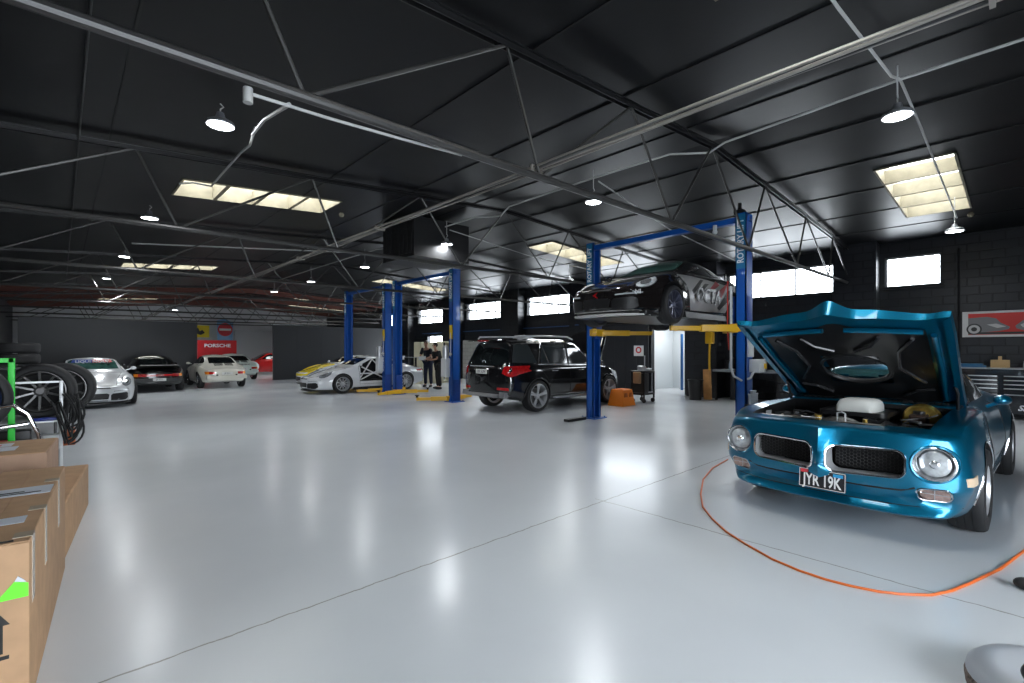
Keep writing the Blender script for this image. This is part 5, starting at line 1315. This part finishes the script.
# orange step and tool trolley
OR = mat('orange_plastic', (.85,.22,.01), .45)
o = empty('step_stool', (11.1,7.45,0), 0, 'bright orange plastic step stool on the floor by the SUV', 'step stool')
b = MB(); P0 = [(-.30,-.25),(.30,-.25),(.30,.25),(-.30,.25)]; P1 = [(-.23,-.19),(.23,-.19),(.23,.19),(-.23,.19)]
A = [b.pv((x,y,0)) for x,y in P0]; B = [b.pv((x,y,.42)) for x,y in P1]; C_ = [b.pv((x*.93,y*.9,.44)) for x,y in P1]
for i in range(4): b.face((A[i],A[(i+1)%4],B[(i+1)%4],B[i])); b.face((B[i],B[(i+1)%4],C_[(i+1)%4],C_[i]))
b.face(C_); b.face(A[::-1]); b.build('step_shell', OR, o, bevel=.012)
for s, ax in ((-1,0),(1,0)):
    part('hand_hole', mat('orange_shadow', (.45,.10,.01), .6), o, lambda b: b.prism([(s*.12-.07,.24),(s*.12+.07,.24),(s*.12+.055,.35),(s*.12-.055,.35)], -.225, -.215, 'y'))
part('step_tread', mat('orange_grip', (.70,.17,.01), .7), o, lambda b: b.rbox(-.17,.17,-.14,.14,.44,.448,.02))
o = empty('tool_trolley', (12.25,7.5,0), 0, 'black tool trolley loaded with parts between the orange step and the door', 'trolley')
for z in (.22,.85): part('trolley_shelf', M_['trimblack'], o, lambda b: b.rbox(-.28,.28,-.22,.22,z,z+.06,.02))
for sx in (-1,1):
    for sy in (-1,1):
        part('trolley_upright', M_['trimblack'], o, lambda b: b.rbox(sx*.26-.02,sx*.26+.02,sy*.20-.02,sy*.20+.02,.12,.9,.006))
        part('castor', M_['rubber'], o, lambda b: b.cyl((sx*.24-.02,sy*.18,.06),(sx*.24+.02,sy*.18,.06),.06,n=14))
part('trolley_bin', mat('dark_bin', (.03,.03,.03), .5), o, lambda b: b.rbox(-.26,-.02,-.20,.20,.28,.84,.02))
for i, (x, y, d, m, lb) in enumerate(((-.15,-.05,(.16,.2,.14),M_['silver'],'silver metal part on the tool trolley, left'),(.12,.05,(.14,.12,.10),mat('part_red', (.5,.03,.03), .4),'red can-like part on the tool trolley'),(.10,-.12,(.2,.12,.07),LGREY,'pale boxy part on the front of the tool trolley'))):
    q = part('engine_part', m, None, lambda b: b.rbox(12.25+x-d[0]/2,12.25+x+d[0]/2,7.5+y-d[1]/2,7.5+y+d[1]/2,.91,.91+d[2],.03)); tag(q, lb, 'engine part')
q = part('rag', mat('brown_rag', (.28,.18,.10), .9), None, lambda b: b.rbox(11.86,11.95,7.35,7.6,.55,.88,.04)); tag(q, 'brown rag hanging off the left side of the tool trolley', 'rag')
# cream cabinet, pale wall patch
o = empty('parts_cabinet', (12.3,18.4,0), 0, 'cream metal cabinet behind the two mechanics', 'cabinet')
CRM = mat('cream_cabinet', (.62,.58,.42), .45)
part('cabinet_body', CRM, o, lambda b: (b.rbox(-.75,.45,-.3,.3,0,1.85,.02)))
part('cabinet_shelf', CRM, o, lambda b: (b.box(.45,1.0,-.3,.3,0,.1), b.box(.45,1.0,-.3,.3,1.2,1.25), b.box(.45,1.0,-.3,.3,1.85,1.9), b.box(.95,1.0,-.3,.3,0,1.9)))
for s in (0,1): part('cabinet_door', CRM, o, lambda b: b.rbox(-.73+.6*s,-.16+.6*s,-.325,-.30,.06,1.2,.01))
b = MB(); b.box(15.3,15.5,18.0,20.0,0,2.0); tag(b.build('trim_10', brick_mat('pale_block', (.38,.38,.36), .42, .2, .6, .6, .6, (PI/2,0,PI/2)), None, 0), kind='structure')
# ------------------------------------------------------------------ left foreground
CARD = mat('brown_cardboard', (.44,.27,.15), .75, var=.10, bscale=9, bump=.1)
CARD2 = mat('pinkish_cardboard', (.40,.255,.175), .75, var=.08, bscale=7, bump=.1)
TAPE = mat('clear_parcel_tape', (.50,.42,.33), .15); LABEL = mat('white_label', (.62,.65,.72), .4); REDL = mat('red_label', (.55,.01,.02), .4)
GREEN = mat('bright_green', (.02,.70,.05), .45); LIME = mat('lime_tape', (.15,.85,.03), .45)
def carton(name, label, cx, cy, rz, L, W, H, m=CARD, flap=True):
    """origin: right-front bottom corner; box extends -x by W and +y by L"""
    r = empty(name, (cx, cy, 0), rz, label, 'cardboard box')
    b = MB(); b.rbox(-W, 0, 0, L, 0, H, .008, 2); b.build('carton_shell', m, r)
    return r
r1 = carton('cardboard_box', 'long narrow cardboard box nearest the camera with a green flag and an upward arrow', -.092, 2.845, math.radians(-4.0), 1.68, .30, .70)
b = MB(); b.rbox(-.298,-.155,.006,1.672,.7,.706,.002,1); b.build('carton_flap', CARD, r1)
b = MB(); b.rbox(-.150,-.002,.006,1.672,.7,.704,.002,1); b.build('carton_flap', CARD, r1)
def strip(par, nm, m, x0, x1, y0, y1, z, up='z', ins=.002):
    b = MB()
    if up == 'z': b.box(x0,x1,y0,y1,z,z+ins)
    elif up == 'y': b.box(x0,x1,z-ins,z,y0,y1)
    else: b.box(z,z+ins,x0,x1,y0,y1)
    return b.build(nm, m, par, 0)
lb = strip(r1, 'address_label', LABEL, -.295,-.01,.88,1.08,.707)
strip(lb, 'label_print', M_['trimblack'], -.28,-.12,.96,.975,.709); strip(lb, 'label_print', M_['trimblack'], -.28,-.05,.92,.935,.709)
lb = strip(r1, 'courier_label', LABEL, -.30,-.05,.30,.42,.707); strip(lb, 'label_mark', REDL, -.24,-.16,.31,.39,.709)
b = MB(); b.tube([(-.3,.02,.709),(-.2,.018,.711),(-.05,.02,.709)],.004,5); b.build('strapping_band', M_['trimblack'], r1)
b = MB(); b.prism([(-.001,.45),(-.001,.56),(-.045,.58),(-.11,.47),(-.16,.40),(-.16,.40),(-.10,.43)][::-1], -.004, 0, 'y'); 
b = MB(); b.prism([(-.004,.530),(-.045,.545),(-.10,.475),(-.004,.475)], -.005, -.001, 'y'); b.build('green_flag', LIME, r1)
b = MB(); b.prism([(-.045,.545),(-.035,.565),(-.020,.55),(-.010,.535)], -.005, -.001, 'y'); b.build('flag_tail', LABEL, r1)
ink = mat('black_print', (.012,.012,.012), .6)
b = MB(); b.prism([(-.088,.375),(-.058,.375),(-.085,.43),(-.112,.375)][:4], -.004, -.001, 'y')
b = MB(); b.prism([(-.086,.42),(-.058,.375),(-.078,.375),(-.078,.26),(-.094,.26),(-.094,.375),(-.114,.375)], -.003, -.0005, 'y'); b.build('up_arrow_print', ink, r1)
b = MB(); b.box(-.13,-.060,-.003,-.0005,.235,.250); b.build('arrow_bar_print', ink, r1)
for y0, y1 in ((.06,.14),(.52,.60),(1.18,1.26)):
    b = MB(); b.box(-.06,.0015,y0,y1,.705,.7075); b.box(-.0005,.002,y0,y1,.42,.7075); b.build('tape_strip', TAPE, r1)
r2 = carton('cardboard_box', 'wide cardboard box standing behind, with a white label on its top', -.07, 5.02, math.radians(-4.5), .78, 1.5, .73, CARD2)
b = MB(); b.rbox(-1.49,-.01,.01,.36,.73,.736,.002,1); b.build('carton_flap', CARD, r2); b = MB(); b.rbox(-1.49,-.01,.375,.77,.73,.735,.002,1); b.build('carton_flap', CARD, r2)
lb = strip(r2, 'address_label', LABEL, -.75,-.20,.22,.42,.737); strip(lb, 'label_print', M_['disc'], -.7,-.3,.26,.275,.739)
lb2 = strip(r2, 'courier_label', LABEL, -.42,-.25,.45,.62,.737); strip(lb2, 'label_mark', REDL, -.36,-.31,.48,.54,.739)
b = MB(); b.box(-.405,-.392,-.002,-.0005,.60,.66); b.build('hand_hole', ink, r2)
r3 = carton('cardboard_box', 'low narrow cardboard box with sagging top lying behind the nearest one', .015, 4.62, math.radians(-6.6), 1.62, .20, .39)
b = MB(); A = [b.pv(p) for p in ((-.195,.02,.392),(-.005,.02,.392),(-.005,1.6,.392),(-.195,1.6,.392),(-.1,.02,.372),(-.1,1.6,.372))]
b.face((A[0],A[4],A[5],A[3])); b.face((A[4],A[1],A[2],A[5])); o = b.build('carton_flap', CARD, r3); md = o.modifiers.new('s','SOLIDIFY'); md.thickness = .004
# green rack with a tyre
def loose_tyre(name, label, loc, axis, R=.33, W=.26, rr=.22, group=None, rim=None, n=10):
    r = empty(name, loc, 0, label, 'wheel' if rim else 'tyre', group)
    w = wheel(r, 0, .001, R, W, rr, 'spoke', n, rim or M_['darkalloy'], low=False, z=0, disc=False)
    if not rim:
        for ch in list(w.children):
            if ch.name.startswith('tyre'): ch.parent = r; ch.name = 'tread'
            else: bpy.data.objects.remove(ch)
        bpy.data.objects.remove(w)
    r.rotation_euler = axis; return r
o = empty('green_rack', (-.49,6.85,0), 0, 'bright green steel rack frame at the left edge holding a tyre', 'rack')
for x in (-.9,.14):
    for y in (0,): part('rack_post', GREEN, o, lambda b: b.rbox(x-.025,x+.025,y-.02,y+.02,0,1.42,.005))
for z in (1.40,): part('rack_rail', GREEN, o, lambda b: b.rbox(-.9,.16,-.02,.02,z-.025,z+.02,.005))
part('rack_brace', GREEN, o, lambda b: b.bar((.14,-.03,1.0),(-.45,-.03,.80),.04,.03))
loose_tyre('race_wheel', 'tyre with a dark blue rim leaning in the green rack at the left edge', (-.66,6.62,1.05), (0,0,PI+.25), .33, .27, .24, rim=mat('dark_blue_rim', (.01,.02,.06), .3, .6))
# tyre trolley
SIL = mat('galvanised_steel', (.55,.56,.57), .4, .3)
o = empty('wheel_trolley', (-.19,8.35,0), 0, 'silver tube trolley stacked with race wheels and junk, left of the white coupe', 'trolley')
for x in (-.75,.20):
    for y in (-.42,.5): part('trolley_post', SIL, o, lambda b: b.rbox(x-.018,x+.018,y-.018,y+.018,.08,1.13 if y < 0 else .7,.004))
for z in (1.12,): part('trolley_rail', SIL, o, lambda b: b.rbox(-.76,.21,-.435,-.405,z-.012,z+.012,.004))
for z in (.66,.34): part('trolley_shelf', SIL, o, lambda b: b.rbox(-.76,.21,-.44,.52,z-.02,z,.004))
for x in (-.7,.15):
    for y in (-.38,.46): part('castor', M_['rubber'], o, lambda b: b.cyl((x-.02,y,.045),(x+.02,y,.045),.045,n=12))
loose_tyre('race_wheel', 'race wheel with dark multi-spoke centre standing in front on the silver trolley', (-.17,8.32,.995), (0,0,PI-.12), .335, .24, .245, rim=M_['disc'])
loose_tyre('race_wheel', 'race wheel standing behind the front one on the silver trolley', (.03,8.70,.995), (0,0,PI-.12), .335, .24, .245, rim=M_['disc'])
o = empty('cable_bunch', (.12,7.86,1.0), 0, 'bunch of black cables hanging over the corner of the silver trolley', 'cables')
random.seed(11)
for i in range(10):
    a0 = random.uniform(-.10,.06); w_ = random.uniform(.04,.16); dpt = random.uniform(.35,.62)
    pts = [(a0+w_*math.sin(PI*t)+.10*t*(i%3-1)*.5, -.04*(i%4)-.03*math.sin(3*t), -dpt*math.sin(PI*t*.5)**1.2 - .02) for t in [k/10 for k in range(11)]]
    pts += [(pts[-1][0]+(-.10 if i%2 else .03)*t, pts[-1][1], pts[-1][2]+dpt*.8*t) for t in (.25,.5,.75,1)]
    part('cable', M_['rubber'], o, lambda b: b.tube(pts, .011, 6))

for i, (x, y, z, d, m, lb) in enumerate(((-.55,7.98,.34,(.22,.16,.12),mat('junk_red',(.45,.05,.03),.5),'red tin among the junk on the lower trolley shelf'),(-.30,7.99,.34,(.2,.16,.10),mat('junk_blue',(.10,.25,.4),.5),'blue box among the junk on the lower trolley shelf'),
      (-.08,7.98,.34,(.15,.14,.15),LGREY,'pale grey block on the lower trolley shelf'),(.08,8.02,.34,(.12,.14,.2),mat('junk_orange',(.5,.12,.03),.5),'orange bottle-like tin at the right of the lower trolley shelf'),(-.40,8.25,.34,(.3,.2,.2),M_['trimblack'],'black case at the back of the lower trolley shelf'),
      (-.10,7.96,.66,(.26,.06,.035),mat('junk_dark_blue',(.01,.03,.25),.4),'dark blue bar lying on the upper trolley shelf'))):
    q = part('workshop_item', m, None, lambda b: b.rbox(x-d[0]/2,x+d[0]/2,y-d[1]/2,y+d[1]/2,z,z+d[2],.015)); tag(q, lb, 'workshop item')
o = empty('jack_handle', (-.42,6.3,0), 0, 'bent chrome trolley jack handle beside the green rack', 'jack')
part('handle_tube', M_['chrome'], o, lambda b: b.tube([(-.16,.1,.62),(-.12,.1,.85),(-.02,.1,.97),(.10,.1,.99),(.20,.1,.90),(.27,.1,.70),(.30,.1,.40)], .018, 10))
part('jack_body', STEEL, o, lambda b: b.rbox(.1,.38,.05,.7,.05,.2,.03))
part('jack_bar', M_['chrome'], o, lambda b: b.cyl((-.2,.15,.76),(.2,.15,.80),.02,n=10))
# shelf with stacked tyres further left
o = empty('storage_rack', (-.8,12.0,0), 0, 'dark storage rack against the left wall with tyres lying on it', 'rack')
for z in (.4,1.17): part('rack_shelf', STEEL, o, lambda b: b.rbox(-.75,.75,-.4,.4,z,z+.04,.005))
for x in (-.74,.74):
    for y in (-.38,.38): part('rack_post', STEEL, o, lambda b: b.rbox(x-.02,x+.02,y-.02,y+.02,0,1.21,.004))
for i in range(2): loose_tyre('stacked_tyre', 'black tyre lying flat on the dark rack, '+('lower' if i == 0 else 'upper')+' of the two', (-.62,12.0,1.21+.13+.235*i) if False else (-.58,12.0,1.345+.19*i), (PI/2,0,0), .33, .17, .20)
# ------------------------------------------------------------------ hose, stool
run('air_hose', [(6.63,2.75,.008),(6.0,2.68,.008),(5.4,2.52,.008),(4.83,2.28,.008),(4.45,2.08,.008),(4.19,1.87,.008),(3.98,1.66,.008),(3.84,1.46,.008),(3.70,1.22,.008),(3.64,1.03,.008),(3.625,.87,.008),(3.64,.74,.008),(3.68,.61,.008),(3.74,.51,.008),(3.86,.38,.008),(4.02,.30,.008),(4.23,.23,.008),(4.67,.10,.008),(5.21,-.01,.008),(6.2,-.2,.008),(7.5,-.35,.008)], .0085, mat('orange_hose', (.62,.13,.02), .45), 'long orange air hose looping over the floor around the front of the blue car', 'hose')
o = empty('pedestal_stool', (3.05,-.12,0), 0, 'grey round stool base with a scuffed edge at the lower right corner', 'stool')
part('base_disc', mat('grey_base_paint', (.42,.45,.50), .35), o, lambda b: b.lathe([(0,.13),(.20,.125),(.27,.11),(.295,.085),(.30,.06)], n=40))
part('base_edge', mat('scuffed_edge', (.16,.12,.10), .8, var=.7, bscale=60), o, lambda b: b.lathe([(.30,.06),(.305,.04),(.30,0),(.26,0),(0,.0)], n=40))
part('stool_column', M_['trimblack'], o, lambda b: (b.cyl((-.19,.08,.10),(-.19,.08,.19),.04,.03,20), b.sphere((-.19,.08,.19),.045)))
o = part('rubber_foot', M_['rubber'], None, lambda b: (b.sphere((4.40,-.02,.035),1,16,10,(.055,.06,.037)), b.rbox(4.36,4.44,-.13,-.04,0,.05,.02))); tag(o, 'small rounded black rubber foot on the floor at the right edge', 'rubber foot')
# ------------------------------------------------------------------ the two mechanics
def skin_mesh(name, J, E_, m, parent, sub=2):
    """J: {name: (pos, radius)}, E_: edges"""
    keys = list(J); me = bpy.data.meshes.new(name); me.from_pydata([J[k][0] for k in keys], [(keys.index(a), keys.index(c)) for a, c in E_], [])
    o = bpy.data.objects.new(name, me); COL.objects.link(o)
    sk = o.modifiers.new('s', 'SKIN'); sk.use_smooth_shade = True
    if not me.skin_vertices: 
        bm = bmesh.new(); bm.from_mesh(me); bm.verts.layers.skin.verify(); bm.to_mesh(me); bm.free()
    for i, k in enumerate(keys):
        r = J[k][1]; me.skin_vertices[0].data[i].radius = r if isinstance(r, tuple) else (r, r)
        me.skin_vertices[0].data[i].use_root = (i == 0)
    ss = o.modifiers.new('u', 'SUBSURF'); ss.levels = sub; ss.render_levels = sub
    me2 = evaluated(o); o.modifiers.clear(); o.data = me2; me2.materials.clear(); me2.materials.append(m)
    for p in me2.polygons: p.use_smooth = True
    o.parent = parent; return o
SKIN = mat('skin', (.50,.27,.18), .5)
def person(loc, rz, label, shirt, trousers, hair, armL, armR, lean=.0, h=1.0):
    r = empty('person', loc, rz, label, 'person'); k = h
    def P(x, y, z): return (x*k+lean*max(0, z-.95)*k, y*k, z*k)
    # body: one continuous surface (figure faces +x)
    J = {'pelvis':(P(0,0,.95),(.11,.15)),'waist':(P(0,0,1.08),(.10,.14)),'chest':(P(.01,0,1.28),(.115,.16)),'neckb':(P(0,0,1.44),(.07,.09)),'neck':(P(.01,0,1.50),.052),'chin':(P(.03,0,1.56),(.062,.058)),'head':(P(.015,0,1.66),(.092,.078)),'crown':(P(.0,0,1.73),(.07,.065))}
    E_ = [('pelvis','waist'),('waist','chest'),('chest','neckb'),('neckb','neck'),('neck','chin'),('chin','head'),('head','crown')]
    for s, n, arm_ in ((1,'l',armL),(-1,'r',armR)):
        J['hip'+n] = (P(0,s*.09,.90),.085); J['knee'+n] = (P(.02,s*.11,.50),.056); J['ankle'+n] = (P(-.02,s*.12,.10),.038); J['toe'+n] = (P(.13,s*.14,.035),(.03,.04))
        E_ += [('pelvis','hip'+n),('hip'+n,'knee'+n),('knee'+n,'ankle'+n),('ankle'+n,'toe'+n)]
        J['sh'+n] = (P(0,s*.185,1.42),.052); J['el'+n] = (P(*arm_[0]),.037); J['wr'+n] = (P(*arm_[1]),.026); J['pa'+n] = (P(*arm_[2]),(.03,.02))
        E_ += [('neckb','sh'+n),('sh'+n,'el'+n),('el'+n,'wr'+n),('wr'+n,'pa'+n)]
        wv = Vector(arm_[2])-Vector(arm_[1]); wv.normalize(); sd = wv.cross(Vector((0,0,1))).normalized()
        for f in range(4):
            base = Vector(arm_[2])+sd*(f-1.5)*.018+wv*.02; mid = base+wv*(.035-.004*abs(f-1.2)); tip = mid+wv*.022+Vector((0,0,-.018))
            J['f%d'%f+n] = (P(*base),.009); J['g%d'%f+n] = (P(*mid),.008); J['h%d'%f+n] = (P(*tip),.007)
            E_ += [('pa'+n,'f%d'%f+n),('f%d'%f+n,'g%d'%f+n),('g%d'%f+n,'h%d'%f+n)]
        t1 = Vector(arm_[1])+wv*.02-sd*s*.035; t2 = t1+wv*.035-sd*s*.012
        J['t1'+n] = (P(*t1),.011); J['t2'+n] = (P(*t2),.009); E_ += [('wr'+n,'t1'+n),('t1'+n,'t2'+n)]
    skin_mesh('body', J, E_, SKIN, r, 1)
    # clothes follow the same skeleton, slightly larger
    def sub(keys, edges, grow, m, nm, over={}):
        JJ = {}
        for q in keys:
            p, rad = J[q]; p = over.get(q, p); JJ[q] = (p, tuple(t+grow for t in rad) if isinstance(rad, tuple) else rad+grow)
        return skin_mesh(nm, JJ, edges, m, r, 2)
    def lerp(a, c, t): return tuple(a[i]+(c[i]-a[i])*t for i in range(3))
    ov = {'el'+n: lerp(J['sh'+n][0], J['el'+n][0], .75) for n in 'lr'}; ov['neckb'] = lerp(J['neckb'][0], J['chest'][0], .1)
    sub(['chest','waist','pelvis','neckb','shl','shr','ell','elr'], [('pelvis','waist'),('waist','chest'),('chest','neckb'),('neckb','shl'),('neckb','shr'),('shl','ell'),('shr','elr')], .030, shirt, 'shirt', ov)
    sub(['pelvis','hipl','hipr','kneel','kneer','anklel','ankler'], [('pelvis','hipl'),('pelvis','hipr'),('hipl','kneel'),('hipr','kneer'),('kneel','anklel'),('kneer','ankler')], .030, trousers, 'trousers')
    for n in 'lr':
        a, t = J['ankle'+n][0], J['toe'+n][0]; b = MB(); c = lerp(a, t, .45)
        b.T = Matrix.Translation(V(c[0], c[1], .045)); b.sphere((0,0,0),1,14,8,(.145,.052,.055)); b.T = Matrix.Identity(4)
        b.v = [(p[0], p[1], max(0, p[2])) for p in b.v]; b.build('shoe', M_['trimblack'], r)
    hx, hy, hz = J['head'][0]
    b = MB(); b.T = Matrix.Translation(V(hx-.018, hy, hz+.035)); b.sphere((0,0,0),1,18,12,(.105,.088,.095)); b.v = [p for p in b.v]
    b.v = [(min(p[0], hx+.045) if p[2] < hz+.06 else p[0], p[1], max(p[2], hz-.02 if p[0] > hx-.02 else hz-.06)) for p in b.v]; b.build('hair', hair, r)
    b = MB(); b.prism([(hx+.088,hz+.0),(hx+.118,hz-.035),(hx+.085,hz-.04)], hy-.013, hy+.013, 'y'); b.build('nose', SKIN, r)
    for s in (1,-1):
        b = MB(); b.sphere((hx+.085, hy+s*.032, hz+.012), .011, 8, 6); b.build('eye', M_['trimblack'], r)
        b = MB(); b.sphere((hx-.0, hy+s*.082, hz-.01), 1, 10, 6, (.022,.012,.032)); b.build('ear', SKIN, r)
    b = MB(); b.box(hx+.080,hx+.096,hy-.024,hy+.024,hz-.062,hz-.054); b.build('mouth', mat('lips', (.35,.12,.10), .5), r)
    return r
NAVY = mat('dark_denim', (.015,.022,.05), .8); BLK = mat('black_cotton', (.012,.012,.013), .85); GREYT = mat('charcoal_trousers', (.02,.02,.022), .85)
person((10.90,16.55,0), math.radians(-150), 'person in dark polo and blue jeans, leaning with both arms forward beside the white coupe', mat('navy_polo', (.015,.017,.025), .8), NAVY, mat('short_greying_hair', (.10,.08,.07), .8),
       ((.18,.22,1.16),(.38,.12,1.10),(.46,.10,1.09)), ((.18,-.22,1.16),(.38,-.12,1.10),(.46,-.10,1.09)), .26, 1.06)
person((10.62,15.40,0), math.radians(165), 'person in black T-shirt and dark trousers, arm forward, beside the middle lift post', BLK, GREYT, mat('dark_brown_hair', (.03,.02,.015), .8),
       ((.12,.24,1.16),(.32,.16,1.12),(.40,.14,1.12)), ((.14,-.24,1.16),(.36,-.14,1.14),(.44,-.12,1.14)), .20, 1.0)
# ------------------------------------------------------------------ light, camera
w = bpy.data.worlds.new('daylight'); bpy.context.scene.world = w; w.use_nodes = True
bg = w.node_tree.nodes['Background']; bg.inputs[0].default_value = (.86,.93,1.,1); bg.inputs[1].default_value = 13.0
def portal(loc, rot, sx, sy):
    l = bpy.data.lights.new('portal', 'AREA'); l.shape = 'RECTANGLE'; l.size = sx; l.size_y = sy; l.cycles.is_portal = True
    o = bpy.data.objects.new('portal', l); COL.objects.link(o); o.location = loc; o.rotation_euler = rot
for (y0, y1, z0, z1, a, c) in WIN: portal((XW+.2,(y0+y1)/2,(z0+z1)/2), (0,PI/2,0), z1-z0, y1-y0)
portal((XW+.2,22.8,1.14), (0,PI/2,0), 2.28, 1.6)
portal((1.3,Y0-.1,1.45), (PI/2,0,0), 5.0, 2.9)
cam = bpy.data.cameras.new('camera'); co = bpy.data.objects.new('camera', cam); COL.objects.link(co)
co.location = (0,0,1.5); co.rotation_euler = (PI/2, 0, -math.atan2(.6855, .7281))
cam.sensor_width = 36; cam.lens = 480/1024*36; cam.shift_y = 8.5/1024; cam.clip_start = .05
bpy.context.scene.camera = co
vs = bpy.context.scene.view_settings; vs.view_transform = 'Standard'; vs.look = 'None'; vs.exposure = .25; vs.gamma = 1; vs.use_curve_mapping = False
